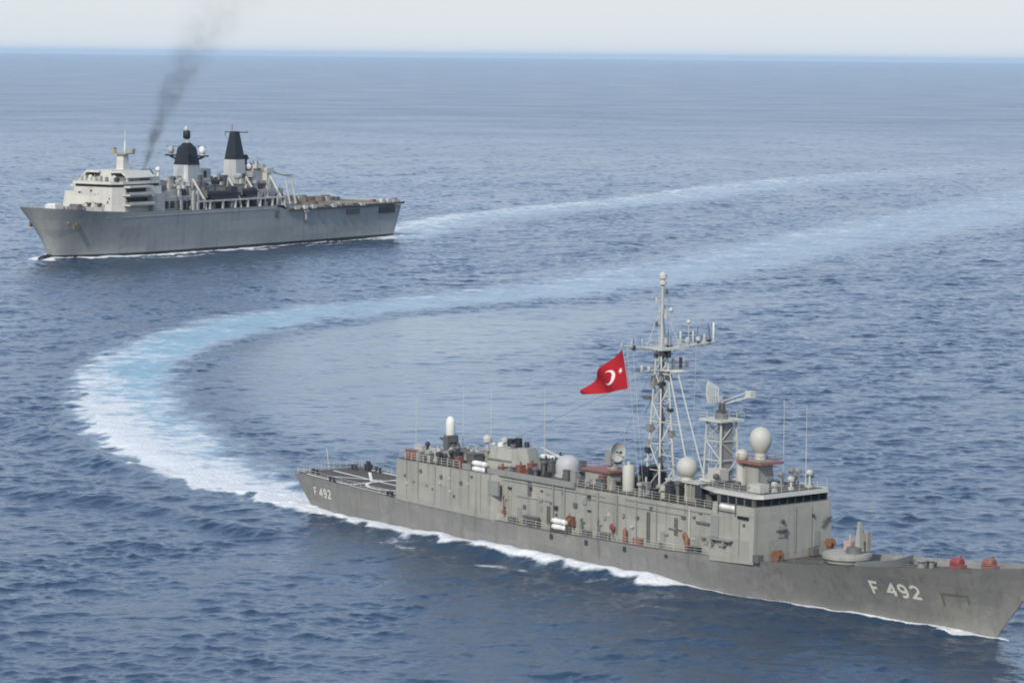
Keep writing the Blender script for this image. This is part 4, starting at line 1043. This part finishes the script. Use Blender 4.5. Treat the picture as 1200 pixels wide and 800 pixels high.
# aft mast
am = -95.3
tw2 = AP('aft_mast', MB().taper(am, 0, 19.0, 29.6, 3.0, 3.0, 2.5, 2.5), paint('tower_pale_aft', (.42, .43, .41), streak=.2))
AP('mast_black_top', MB().taper(am, 0, 29.6, 39.2, 2.55, 2.5, 1.15, 1.15), 'black', tw2)
AP('mast_yard', MB().bar((am, -4.2, 38.9), (am, 5.6, 38.9), .16).bar((am, 5.4, 38.9), (am, 5.4, 39.6), .1).bar((am, -4, 37.5), (am, -4, 38.9), .1), 'black', tw2)
AP('pole_antenna', MB().bar((am + .8, -.4, 39.2), (am + .8, -.4, 41.6), .16), paint('brick_red', (.3, .12, .07)), tw2)
AP('sensor_platform', MB().box(am - 6, am - 2.2, -1.2, 1.6, 29.6, 30.1), 'black', tw2)
AP('sensor_head', MB().ball((am - 5.4, .6, 30.2), 1.0, 12).bar((am - 5.4, .6, 25), (am - 5.4, .6, 29.6), .5), 'black', tw2)
AP('satellite_dome', MB().ball((am - 5.0, 2.2, 27.0), 1.1, 14), 'white', tw2)
# stepped after end
ah = AP('after_superstructure', MB().box(-112, -98.4, -8.4, 8.4, 14.0, 19.5).box(-108.5, -98.4, -7.0, 7.0, 19.5, 22.4).box(-104.5, -98.4, -5.4, 5.4, 22.4, 25.6), 'lpd_grey', smooth=0)
for k in range(22):
    s = rk2.uniform(-111, -99); y = rk2.uniform(-5, 7.6)
    z0 = 19.5 if s < -108.5 or abs(y) > 7 else (22.4 if s < -104.5 or abs(y) > 5.4 else 25.6)
    h = rk2.uniform(.8, 2.8); w = rk2.uniform(.4, 1.2)
    AP('deck_locker', MB().box(s - w, s + w, y - w, y + w, z0, z0 + h).box(s - .1, s + .1, y - .1, y + .1, z0 + h, z0 + h + rk2.uniform(.3, 1.8)), rk2.choice(['lpd_grey', 'dim', 'lpd_house', 'lpd_house', 'dark', 'dim']), ah)
AP('boat_crane', MB().box(-106.5, -104, 4.6, 7.2, 19.5, 26.2).bar((-105, 6, 25.8), (-118, 8.0, 23.2), .5, .3).box(-108, -104, 4.2, 7.4, 24.8, 26.6), 'lpd_house', ah)
AP('crane_post', MB().bar((-117.5, 9.8, 14), (-115.0, 9.2, 24), .42, .34), 'lpd_house', ah)
AP('crane_post', MB().bar((-113.5, 10.2, 14), (-112.0, 9.4, 22.5), .36, .3), 'lpd_house', ah)
AP('after_platform', MB().box(-118.2, -111.9, -9.6, 9.6, 12.75, 14.4), 'lpd_grey', ah)
AP('cross_beam', MB().bar((-108, 9.6, 24.2), (-117, 9.4, 24.0), .18), 'lpd_grey', ah)
for s in (-100.5, -103.8, -107.2, -110.6):
    AP('side_opening', MB().box(s - 1.2, s + 1.2, 8.3, 8.5, 15.0, 17.4), 'dark', ah)

rk3 = random.Random(21)
for k in range(40):
    s, y = rk3.uniform(-106, -50), rk3.uniform(8.8, 12.6)
    h = rk3.uniform(.8, 4.2)
    AP('gallery_equipment', MB().box(s - .5, s + .5, y - .4, y + .4, 14, 14 + h).bar((s, y, 14 + h), (s + rk3.uniform(-.6, .6), y, 15 + h + rk3.random() * 2.5), .13), rk3.choice(['lpd_grey', 'dim', 'lpd_house', 'dark', 'mast', 'dim']), mh)
for s in (-61.5, -66, -72, -77, -84, -88, -99, -102):
    AP('pole_antenna', MB().bar((s, -6.2, 19.0), (s, -6.2, 25 + rk3.random() * 4), .12, .07), 'mast', mh)
# stores and vehicles under brown covers along the far side of the flight deck
for k in range(40):
    s = -110.5 - k * 1.45 + rk3.uniform(-.5, .5); y = rk3.uniform(-13.0, -9.0); h = rk3.uniform(1.8, 2.9) * (1.2 - k * .014)
    AP('deck_cargo', MB().taper(s, y, 12.75, 12.75 + h, 1.1, 1.6, .95, 1.4), rk3.choice(['lpd_deck', 'cargo', 'cargo', 'lpd_grey', 'lpd_deck']), fd)
for k in range(12):
    s = -109 - k * 2.6 + rk3.uniform(-.8, .8); y = rk3.uniform(-5, 6.0); h = rk3.uniform(.5, 1.5)
    AP('deck_cargo', MB().taper(s, y, 12.75, 12.75 + h, 1.0, 1.3, .9, 1.1), rk3.choice(['lpd_deck', 'cargo', 'cargo']), fd)
# landing craft hanging in the davits
def craft(s0, s1, z0, label, up):
    L = s1 - s0
    e = empty('landing_craft', A_B + ahd * ((s0 + s1) / 2) + Vector((-ahd.y, ahd.x, 0)) * 11.9 + Vector((0, 0, z0)), A_HD, label, 'landing craft', 'landing craft hung along the assault ship side')
    o = (-(s0 + s1) / 2, -11.9, -z0)
    q = MB()
    q.frustum([(s0 + .6, 10.6), (s1 - 2.4, 10.6), (s1 - 2.4, 13.2), (s0 + .6, 13.2)], [(s0, 10.3), (s1, 10.3), (s1, 13.5), (s0, 13.5)], z0, z0 + 2.1)
    h = q.build('hull', M['craft'], e, o)
    MB().box(s0 + .4, s0 + 4.2, 10.7, 13.1, z0 + 2.1, z0 + 2.1 + up).box(s0 + 1, s0 + 3.4, 11.0, 12.8, z0 + 2.1 + up, z0 + 2.5 + up).build('wheelhouse', M['craft'], e, o)
    MB().box(s1 - .3, s1, 10.7, 13.1, z0 + .6, z0 + 3.0).build('bow_ramp', M['dim'], e, o)
    MB().box(s0 + 4.3, s1 - .5, 10.35, 10.6, z0 + 2.1, z0 + 2.6).box(s0 + 4.3, s1 - .5, 13.2, 13.45, z0 + 2.1, z0 + 2.6).build('bulwark', M['craft'], e, o)
    MB().tube([(s0, 13.55, z0 + 1.7), (s1, 13.55, z0 + 1.7)], .12).build('fender', M['black'], e, o)
    return e
craft(-80.5, -63.5, 17.2, 'longer dark landing craft slung by the black-topped main mast of the assault ship', 1.6)
craft(-91.2, -82.6, 17.4, 'shorter dark landing craft slung below the aft mast of the assault ship', .7)

# ================================================================== SEA
WEDGE = math.radians(14.0)
def waves_tile(n, L, wind, wdir, lmin, seed, spread=4, peak=None):
    r = np.random.default_rng(seed)
    k1 = 2 * np.pi * np.fft.fftfreq(n, L / n)
    kx, ky = np.meshgrid(k1, k1, indexing='ij')
    k = np.hypot(kx, ky); k[0, 0] = 1e-6
    Lw = wind ** 2 / 9.81
    Pk = np.exp(-1 / (k * Lw) ** 2) / k ** 4
    cosd = (kx * np.cos(wdir) + ky * np.sin(wdir)) / k
    Pk *= np.abs(cosd) ** spread * .92 + .08
    Pk *= np.exp(-(k * lmin / (2 * np.pi)) ** 2 * 1.2)
    Pk[0, 0] = 0
    a = (r.standard_normal((n, n)) + 1j * r.standard_normal((n, n))) * np.sqrt(Pk)
    h = np.real(np.fft.ifft2(a)); h /= h.std()
    # sideways choppy displacement
    A = np.fft.fft2(h)
    dx = np.real(np.fft.ifft2(-1j * kx / k * A)); dy = np.real(np.fft.ifft2(-1j * ky / k * A))
    return (np.stack([h, dx, dy], -1).astype(np.float32), L, n)

def sample(tile, x, y, rot):
    T, L, n = tile
    c, s = math.cos(rot), math.sin(rot)
    u = ((c * x + s * y) / L * n) % n; v = ((-s * x + c * y) / L * n) % n
    i = np.floor(u).astype(np.int64); j = np.floor(v).astype(np.int64)
    fu = (u - i)[:, None].astype(np.float32); fv = (v - j)[:, None].astype(np.float32)
    i %= n; j %= n; i1 = (i + 1) % n; j1 = (j + 1) % n
    q = T[i, j] * (1 - fu) * (1 - fv) + T[i1, j] * fu * (1 - fv) + T[i, j1] * (1 - fu) * fv + T[i1, j1] * fu * fv
    out = q.copy()
    out[:, 1] = c * q[:, 1] - s * q[:, 2]; out[:, 2] = s * q[:, 1] + c * q[:, 2]
    return out

# radial rows and azimuth columns of the fine wedge
rr = [250.0]
while rr[-1] < 80000:
    r = rr[-1]
    if r < 750: d = .36
    elif r < 1600: d = .36 + (r - 750) / 850 * 1.3
    elif r < 5000: d = 1.66 + (r - 1600) / 3400 * 14
    else: d = r * .004 * (1 + (r / 20000) ** 1.2)
    rr.append(r + d)
rr = np.array(rr); NA = 860
az = np.linspace(-WEDGE, WEDGE, NA)
RR, AZ = np.meshgrid(rr, az, indexing='ij')
X = (RR * np.sin(AZ)).ravel(); Y = (RR * np.cos(AZ)).ravel()
NV = X.size
fade = np.clip((WEDGE - np.abs(AZ.ravel())) / math.radians(1.0), 0, 1) * np.clip((RR.ravel() - 250) / 12, 0, 1)
fade *= np.clip(1.0 - (RR.ravel() - 3000) / 5000, 0, 1)
t1 = waves_tile(1024, 230.0, 3.8, math.radians(75), .7, 21, 2)
t2 = waves_tile(1024, 151.0, 2.9, math.radians(100), .5, 22, 2)
t3 = waves_tile(512, 700.0, 9.0, math.radians(45), 6.0, 23, 4)
amp = (.096, .046, .095)
H = np.zeros((NV, 3), np.float32)
for (t, a, rot) in ((t1, amp[0], .0), (t2, amp[1], .5), (t3, amp[2], .2)):
    H += a * sample(t, X, Y, rot)
# the chop comes in groups: lively patches between flatter ones
grp = .62 * sample(t3, X * 4.2, Y * 3.0, 1.1)[:, 0] + .5 * sample(t3, X * 1.1, Y * .9, 2.0)[:, 0]
H *= np.clip(.88 + .33 * grp, .4, 1.8)[:, None].astype(np.float32)

# ---------- wakes, as masks over the sea surface
def poly_dist(px, py, pts, width):
    """signed side distance / half width and arc parameter to a polyline of (x, y)"""
    P = np.array(pts, float); W = np.array(width, float)
    best = np.full(px.shape, 1e9); side = np.zeros(px.shape); par = np.zeros(px.shape)
    for i in range(len(P) - 1):
        a, b = P[i], P[i + 1]; d = b - a; L2 = d @ d
        t = np.clip(((px - a[0]) * d[0] + (py - a[1]) * d[1]) / L2, 0, 1)
        qx = px - (a[0] + t * d[0]); qy = py - (a[1] + t * d[1])
        dist = np.hypot(qx, qy)
        m = dist < best
        best[m] = dist[m]; par[m] = (i + t)[m]
        side[m] = np.sign(d[0] * qy - d[1] * qx)[m]
    return best, side, par

def smooth_poly(pts, n=8):
    P = np.array(pts, float); out = []
    for i in range(len(P) - 1):
        p0 = P[max(i - 1, 0)]; p1 = P[i]; p2 = P[i + 1]; p3 = P[min(i + 2, len(P) - 1)]
        for k in range(n):
            t = k / n
            out.append(.5 * ((2 * p1) + (-p0 + p2) * t + (2 * p0 - 5 * p1 + 4 * p2 - p3) * t * t + (-p0 + 3 * p1 - 3 * p2 + p3) * t ** 3))
    out.append(P[-1]); return np.array(out)

def sst(x, a, b):
    t = np.clip((x - a) / (b - a), 0, 1); return t * t * (3 - 2 * t)


foam = np.zeros(NV); aer = np.zeros(NV); slick = np.zeros(NV); lift = np.zeros(NV); calm = np.ones(NV)

WOB = (.9 * sample(t1, X * 1.1, Y * .5, .9)[:, 0] + .9 * sample(t2, X * .6, Y * .4, .2)[:, 0])
def wake(nodes, F, T, edge=1.2, blend=.35, slick_w=0, slick_v=0):
    nodes = smooth_poly(nodes, 5)
    P, W = nodes[:, :2], nodes[:, 2]
    pad = 120
    m = (X > P[:, 0].min() - pad) & (X < P[:, 0].max() + pad) & (Y > P[:, 1].min() - pad) & (Y < P[:, 1].max() + pad)
    idx = np.nonzero(m)[0]
    d, sd, par = poly_dist(X[idx], Y[idx], P, W)
    w = np.interp(par, np.arange(len(W)), W)
    d = d + WOB[idx]
    n = d / w * sd
    t = par / 5
    f = np.interp(t, np.arange(len(F)), F); g = np.interp(t, np.arange(len(T)), T)
    core = 1 - sst(np.abs(n), 1 - blend, edge)
    lead = .45 + .55 * sst(n, -.9, .8)
    fv = f * core * lead
    gv = g * (1 - sst(np.abs(n), .35, edge + .45))
    foam[idx] = np.maximum(foam[idx], fv); aer[idx] = np.maximum(aer[idx], gv)
    if slick_w:
        inside = (n < 0)
        q = np.where(inside, sst(slick_w - d, 0, slick_w * .5) * sst(d - w, 3, 16), 0) * slick_v * sst(t, 3, 6) * (1 - sst(t, 13, 17))
        slick[idx] = np.maximum(slick[idx], q)
    calm[idx] *= 1 - .45 * np.maximum(gv, 0)
    lift[idx] += .35 * fv

wake([(-24.9, 447, 4.2), (-31.7, 455.1, 4.8), (-35.5, 461.7, 6.0), (-39.9, 469.3, 7.9), (-49.8, 492.4, 10.2), (-59.0, 522.7, 11.1), (-67.8, 557.0, 11.0), (-74.3, 589.5, 10.7),
      (-78.9, 626.6, 10.3), (-80.4, 660.4, 10.3), (-77.7, 698.4, 11.4), (-70.6, 734.6, 13.0), (-61.1, 765.6, 15.4), (-45.8, 796.8, 16.6), (-26.0, 821.4, 17.3),
      (-0.6, 856.1, 20.2), (24.2, 896.7, 23.1), (48.5, 951.1, 24.3), (77.8, 1025.0, 25.8), (115.0, 1126.9, 28.9), (158.2, 1234.3, 31.8), (238.4, 1442.6, 38.5), (330, 1680, 46)],
     [1, 1, 1, .98, .92, .84, .75, .65, .56, .47, .40, .34, .30, .28, .27, .27, .28, .30, .30, .30, .29, .26, .20],
     [.6, .65, .7, .8, .9, 1, 1, 1, 1, .98, .95, .91, .87, .84, .81, .79, .77, .76, .76, .75, .72, .66, .55], slick_w=125, slick_v=1.0)
wake([(-42, 1120, 13), (-33.4, 1192.7, 17), (-14.5, 1266.1, 19), (14.2, 1335.5, 21), (45.7, 1396.4, 22), (81.1, 1481.3, 24), (122.7, 1598.1, 26), (167.8, 1697.9, 29), (215.7, 1784, 32), (330, 2000, 38)],
     [.66, .56, .50, .47, .46, .46, .44, .40, .34, .2], [.85, .80, .76, .74, .72, .72, .70, .66, .56, .3])

def ship_side(B, hd, L, hull, wtab, htab, patch):
    h = np.array([math.cos(hd), math.sin(hd)]); n = np.array([h[1], -h[0]])
    dx, dy = X - B[0], Y - B[1]
    s = dx * h[0] + dy * h[1]; lat = dx * n[0] + dy * n[1]
    idx = np.nonzero((s > -L - 6) & (s < 6) & (np.abs(lat) < 50))[0]
    s, lat = s[idx], lat[idx]
    u = np.clip((s + L) / L, 0, 1)
    hw = hull.bw(u)
    d = np.abs(lat) - hw + .55 * WOB[idx] * np.clip((np.abs(lat) - hw) / 2, 0, 1)
    w = np.interp(s, [t[0] for t in wtab], [t[1] for t in wtab])
    ok = (w > .02)
    wob = 1 + .18 * np.sin(s * .41) * np.sin(s * .173 + 1.3) + .08 * np.sin(s * 1.27 + 2)
    ww = np.maximum(w * wob, .05)
    f = np.where(ok, 1 - sst(d, ww * .35, ww * 1.5), 0) * 1.0
    foam[idx] = np.maximum(foam[idx], f)
    hh = np.interp(s, [t[0] for t in htab], [t[1] for t in htab])
    lift[idx] += hh * np.exp(-((d - ww * .35) / (ww * .7 + .2)) ** 2) * wob - .30 * hh * np.exp(-((d - ww * 2.3 - 1) / (ww * .9 + .5)) ** 2)
    for (s0, s1, d0, d1, v) in patch:
        q = v * sst(s, s0, s0 + 6) * (1 - sst(s, s1 - 6, s1)) * sst(d, d0, d0 + 1) * (1 - sst(d, d1 - 1.5, d1))
        foam[idx] = np.maximum(foam[idx], q)
    aer[idx] = np.maximum(aer[idx], .16 * (1 - sst(d, ww, ww * 2.4)) * ok * np.clip(w / 2, 0, 1))
    calm[idx] *= 1 - .35 * np.exp(-np.maximum(d, 0) / 8)

ship_side((F_B.x, F_B.y), F_HD, 126.9, f_hull,
          [(-132, 3.2), (-126, 3.0), (-115, 2.5), (-100, 3.0), (-85, 3.4), (-72, 3.5), (-60, 3.2), (-52, 2.7), (-48, 2.1), (-44.5, .8), (-42, .25), (-38, .2), (-30, .25), (-22, .5), (-12, .55), (-4, .5), (0, .4), (2, 0)],
          [(-130, .6), (-100, .55), (-70, .6), (-52, .55), (-42, .2), (-25, .3), (-5, .45), (2, 0)],
          [(-122, -84, 4.0, 8.5, .27), (-104, -66, 6.5, 10.5, .27), (-70, -36, 3.6, 6.0, .25), (-36, -20, .8, 2.6, .34)])
ship_side((A_B.x, A_B.y), A_HD, 172.5, a_hull,
          [(-175, 1.6), (-120, 1.0), (-92, 1.0), (-86, 3.6), (-72, 3.6), (-66, .8), (-60, 3.2), (-40, 4.0), (-35, 1.4), (-28, 4.6), (-10, 5.0), (-6, .8), (-3, 2.5), (1, 3.4), (6, 5.0), (9, 0)],
          [(-170, .2), (-60, .3), (-20, .6), (2, .8), (6, 0)],
          [(-100, -74, 4, 9, .55), (-60, -20, 6, 11, .48), (-140, -105, 5, 10, .44), (-172, -150, 2, 9, .48)])

# steep wake crests rolling away from the turn
for pts, hgt, wd in (([(-100, 560), (-92, 553), (-79, 529), (-70, 504), (-63, 490), (-52, 470)], .75, 2.6), ([(-80, 470), (-72, 461), (-63, 453), (-56, 449), (-48, 440), (-42, 432), (-35, 424), (-26, 416)], .6, 2.2),
                     ([(-20, 428), (-2, 408), (14, 389), (30, 372)], .55, 2.4)):
    P = smooth_poly(pts, 4)
    idx = np.nonzero((X > P[:, 0].min() - 20) & (X < P[:, 0].max() + 20) & (Y > P[:, 1].min() - 20) & (Y < P[:, 1].max() + 20))[0]
    d, sd, par = poly_dist(X[idx], Y[idx], P, None if False else np.ones(len(P)))
    endf = sst(par, 0, 4) * (1 - sst(par, len(P) - 5, len(P) - 1))
    lift[idx] += hgt * endf * (np.exp(-(d / wd) ** 2) - .5 * np.exp(-((d - 2.4 * wd) / wd) ** 2))

calm *= 1 - .72 * slick
Z = (H[:, 0] * calm + lift) * fade
XX = X - H[:, 1] * fade * calm * 1.15
YY = Y - H[:, 2] * fade * calm * 1.15

def big_mesh(name, co, quads, mat, attr=None):
    me = bpy.data.meshes.new(name)
    me.vertices.add(len(co)); me.vertices.foreach_set('co', co.astype(np.float32).ravel())
    nq = len(quads)
    me.loops.add(nq * 4); me.loops.foreach_set('vertex_index', quads.astype(np.int32).ravel())
    me.polygons.add(nq); me.polygons.foreach_set('loop_start', np.arange(0, nq * 4, 4, dtype=np.int32))
    me.polygons.foreach_set('use_smooth', np.ones(nq, bool))
    if attr is not None:
        a = me.attributes.new('wake', 'FLOAT_COLOR', 'POINT')
        a.data.foreach_set('color', attr.astype(np.float32).ravel())
    me.materials.append(mat)
    me.update(calc_edges=True); me.validate()
    o = bpy.data.objects.new(name, me); COL.objects.link(o)
    return o

# ---- water material
wm, n, l = nt('sea_water')
out = n.new('ShaderNodeOutputMaterial')
geo = n.new('ShaderNodeNewGeometry'); pos = geo.outputs['Position']
at = n.new('ShaderNodeAttribute'); at.attribute_name = 'wake'
sp = n.new('ShaderNodeSeparateColor'); l.new(at.outputs['Color'], sp.inputs[0])
a_f, a_g, a_s = sp.outputs[0], sp.outputs[1], sp.outputs[2]
WAT = n.new('ShaderNodeBsdfPrincipled')
WAT.inputs['Base Color'].default_value = (.015, .037, .070, 1)
WAT.inputs['Roughness'].default_value = .12
WAT.inputs['IOR'].default_value = 1.333
mpw = n.new('ShaderNodeMapping'); mpw.inputs['Scale'].default_value = (1, 1, .3)
mpw.inputs['Rotation'].default_value = (0, 0, .5); l.new(pos, mpw.inputs[0])
n1 = noise(n, l, mpw.outputs[0], .33, 6, .62)
n2 = noise(n, l, mpw.outputs[0], 1.5, 4, .6)
n3 = noise(n, l, mpw.outputs[0], .11, 3, .6)
a_d = at.outputs['Alpha']
bh = mth(n, l, 'MULTIPLY_ADD', n1, 1.0, mth(n, l, 'MULTIPLY', n2, .20))
bh = mth(n, l, 'ADD', bh, mth(n, l, 'MULTIPLY', mth(n, l, 'MULTIPLY_ADD', n1, .8, mth(n, l, 'MULTIPLY', n3, 3.0)), a_d))
bmp = n.new('ShaderNodeBump'); bmp.inputs['Distance'].default_value = .34
l.new(bh, bmp.inputs['Height'])
l.new(mth(n, l, 'MULTIPLY_ADD', a_s, -.72, 1.0), bmp.inputs['Strength'])
l.new(bmp.outputs[0], WAT.inputs['Normal'])
# patches of wind-roughened and smoother water, hundreds of metres across
big = noise(n, l, pos, .006, 3, .5)
l.new(mth(n, l, 'MULTIPLY_ADD', a_d, .14, mth(n, l, 'MULTIPLY_ADD', big, .16, .02)), WAT.inputs['Roughness'])
AER = n.new('ShaderNodeBsdfDiffuse'); l.new(mixc(n, l, srange(n, l, a_g, .72, 1.0), (.34, .43, .495), (.265, .42, .505)), AER.inputs['Color'])
l.new(bmp.outputs[0], AER.inputs['Normal'])
FOA = n.new('ShaderNodeBsdfDiffuse'); FOA.inputs['Color'].default_value = (.58, .60, .61, 1)
fb2 = n.new('ShaderNodeBump'); fb2.inputs['Distance'].default_value = .5; fb2.inputs['Strength'].default_value = .8
l.new(n2, fb2.inputs['Height']); l.new(fb2.outputs[0], FOA.inputs['Normal'])
mpf = n.new('ShaderNodeMapping'); mpf.inputs['Scale'].default_value = (.8, .9, 1); mpf.inputs['Rotation'].default_value = (0, 0, .1)
l.new(pos, mpf.inputs[0])
f1 = noise(n, l, mpf.outputs[0], .28, 7, .66)
f2 = noise(n, l, mpf.outputs[0], .07, 4, .6)
f3 = noise(n, l, mpf.outputs[0], 1.3, 5, .65)
fn_ = mth(n, l, 'ADD', mth(n, l, 'MULTIPLY_ADD', f2, .40, mth(n, l, 'MULTIPLY', f1, .42)), mth(n, l, 'MULTIPLY', f3, .18))
fv = mth(n, l, 'ADD', mth(n, l, 'MULTIPLY', a_f, 1.08), mth(n, l, 'MULTIPLY', mth(n, l, 'SUBTRACT', fn_, .5), 2.6))
has = srange(n, l, a_f, .02, .16)
fmask = mth(n, l, 'MULTIPLY', srange(n, l, fv, .30, .80), has)
gv = mth(n, l, 'ADD', a_g, mth(n, l, 'MULTIPLY', mth(n, l, 'SUBTRACT', fn_, .5), 2.6))
gmask = mth(n, l, 'MULTIPLY', mth(n, l, 'MULTIPLY', srange(n, l, gv, .15, 1.0), srange(n, l, a_g, .02, .2)), .72)
ms1 = n.new('ShaderNodeMixShader'); l.new(gmask, ms1.inputs[0]); l.new(WAT.outputs[0], ms1.inputs[1]); l.new(AER.outputs[0], ms1.inputs[2])
ms2 = n.new('ShaderNodeMixShader'); l.new(fmask, ms2.inputs[0]); l.new(ms1.outputs[0], ms2.inputs[1]); l.new(FOA.outputs[0], ms2.inputs[2])
l.new(ms2.outputs[0], out.inputs['Surface'])

nr = len(rr)
gi = np.arange(NV).reshape(nr, NA)
quads = np.stack([gi[:-1, :-1], gi[:-1, 1:], gi[1:, 1:], gi[1:, :-1]], -1).reshape(-1, 4)[:, ::-1]
attr = np.stack([foam, aer, slick, sst(RR.ravel(), 900, 3600)], -1)
co = np.stack([XX, YY, Z], -1)
wmask = (np.maximum(foam, aer) > .10)
qw = wmask[quads].any(1)
def subset(q):
    used = np.zeros(NV, bool); used[q.ravel()] = True
    remap = np.cumsum(used) - 1
    return co[used], remap[q], attr[used]
# coarse sheet for the rest of the sea, all the way round
ca = np.linspace(WEDGE, 2 * PI - WEDGE, 61)
cr = np.concatenate([[250.0], np.geomspace(320, rr[-1], 40)])
CR, CA = np.meshgrid(cr, ca, indexing='ij')
cco = np.stack([(CR * np.sin(CA)).ravel(), (CR * np.cos(CA)).ravel(), np.zeros(CR.size)], -1)
cg = np.arange(CR.size).reshape(len(cr), len(ca))
cq = np.stack([cg[:-1, :-1], cg[:-1, 1:], cg[1:, 1:], cg[1:, :-1]], -1).reshape(-1, 4)[:, ::-1]
# inner disc
ia = np.linspace(-WEDGE, 2 * PI - WEDGE, 73)
IR, IA = np.meshgrid([.5, 80, 250.], ia, indexing='ij')
ico = np.stack([(IR * np.sin(IA)).ravel(), (IR * np.cos(IA)).ravel(), np.zeros(IR.size)], -1)
ig = np.arange(IR.size).reshape(3, len(ia))
iq = np.stack([ig[:-1, :-1], ig[:-1, 1:], ig[1:, 1:], ig[1:, :-1]], -1).reshape(-1, 4)[:, ::-1]
c0, q0, a0 = subset(quads[~qw])
ext = np.zeros((len(cco) + len(ico), 4)); ext[:, 3] = 1
sea = big_mesh('water', np.concatenate([c0, cco, ico]), np.concatenate([q0, cq + len(c0), iq + len(c0) + len(cco)]), wm, np.concatenate([a0, ext]))
sea['kind'] = 'structure'
c1, q1, a1 = subset(quads[qw])
wk = big_mesh('wake_foam', c1, q1, wm, a1)
wk['kind'] = 'stuff'
wk['label'] = 'white and turquoise foam of the ship wakes on the dark blue sea'
wk['category'] = 'wake'

# ================================================================== SMOKE
SM_B = A_B + ahd * -46.3 + Vector((0, 0, 27.2))
def s_ax(z): return .27 * z + .004 * z * z
def s_r(z): return 1.4 + .12 * z + .0036 * z * z
q = MB(); zs = np.linspace(0, 66, 24); nn = 16
q.v = [(s_ax(z) + s_r(z) * math.cos(2 * PI * k / nn), s_r(z) * math.sin(2 * PI * k / nn), z) for z in zs for k in range(nn)]
for j in range(len(zs) - 1):
    for k in range(nn): q.f.append((j * nn + k, j * nn + (k + 1) % nn, (j + 1) * nn + (k + 1) % nn, (j + 1) * nn + k))
q.f.append(tuple(range(nn - 1, -1, -1))); q.f.append(tuple(range((len(zs) - 1) * nn, len(zs) * nn)))
smm, n, l = nt('smoke')
out = n.new('ShaderNodeOutputMaterial'); pv = n.new('ShaderNodeVolumePrincipled')
pv.inputs['Color'].default_value = (.17, .155, .14, 1)
pv.inputs['Anisotropy'].default_value = .2
tc = n.new('ShaderNodeTexCoord'); sx = n.new('ShaderNodeSeparateXYZ'); l.new(tc.outputs['Object'], sx.inputs[0])
zz = sx.outputs[2]
axv = mth(n, l, 'ADD', mth(n, l, 'MULTIPLY', zz, .27), mth(n, l, 'MULTIPLY', mth(n, l, 'MULTIPLY', zz, zz), .004))
rv = mth(n, l, 'ADD', mth(n, l, 'MULTIPLY_ADD', zz, .12, 1.4), mth(n, l, 'MULTIPLY', mth(n, l, 'MULTIPLY', zz, zz), .0036))
ddx = mth(n, l, 'SUBTRACT', sx.outputs[0], axv)
dist = mth(n, l, 'SQRT', mth(n, l, 'ADD', mth(n, l, 'MULTIPLY', ddx, ddx), mth(n, l, 'MULTIPLY', sx.outputs[1], sx.outputs[1])))
rel = mth(n, l, 'DIVIDE', dist, rv)
fall = srange(n, l, rel, .1, 1.0, 1, 0)
nz = noise(n, l, tc.outputs['Object'], .22, 5, .6)
nzf = srange(n, l, nz, .42, .64)
dens = mth(n, l, 'MULTIPLY', mth(n, l, 'MULTIPLY', fall, mth(n, l, 'MULTIPLY_ADD', nzf, 1.3, .25)), mth(n, l, 'MULTIPLY', mth(n, l, 'POWER', 2.71828, mth(n, l, 'MULTIPLY', zz, -1 / 12.5)), .54))
dens = mth(n, l, 'MULTIPLY', dens, srange(n, l, zz, 50, 66, 1, 0))
l.new(dens, pv.inputs['Density']); l.new(pv.outputs[0], out.inputs['Volume'])
smo = q.build('smoke_plume', smm, None, smooth=0)
smo.location = SM_B
smo['kind'] = 'stuff'; smo['label'] = 'thin dark smoke drifting up from the funnel of the assault ship'; smo['category'] = 'smoke'

# ================================================================== HAZE
HAZE = 2.3e-5
if HAZE:
    q = MB().box(-90000, 90000, -90000, 90000, -4.0, 112.0)
    hm, n, l = nt('haze')
    out = n.new('ShaderNodeOutputMaterial'); pv = n.new('ShaderNodeVolumePrincipled')
    pv.inputs['Color'].default_value = (.62, .82, 1.0, 1)
    pv.inputs['Density'].default_value = HAZE
    pv.inputs['Anisotropy'].default_value = 0.0
    l.new(pv.outputs[0], out.inputs['Volume'])
    hz = q.build('haze', hm, None, smooth=0)
    hz['kind'] = 'stuff'
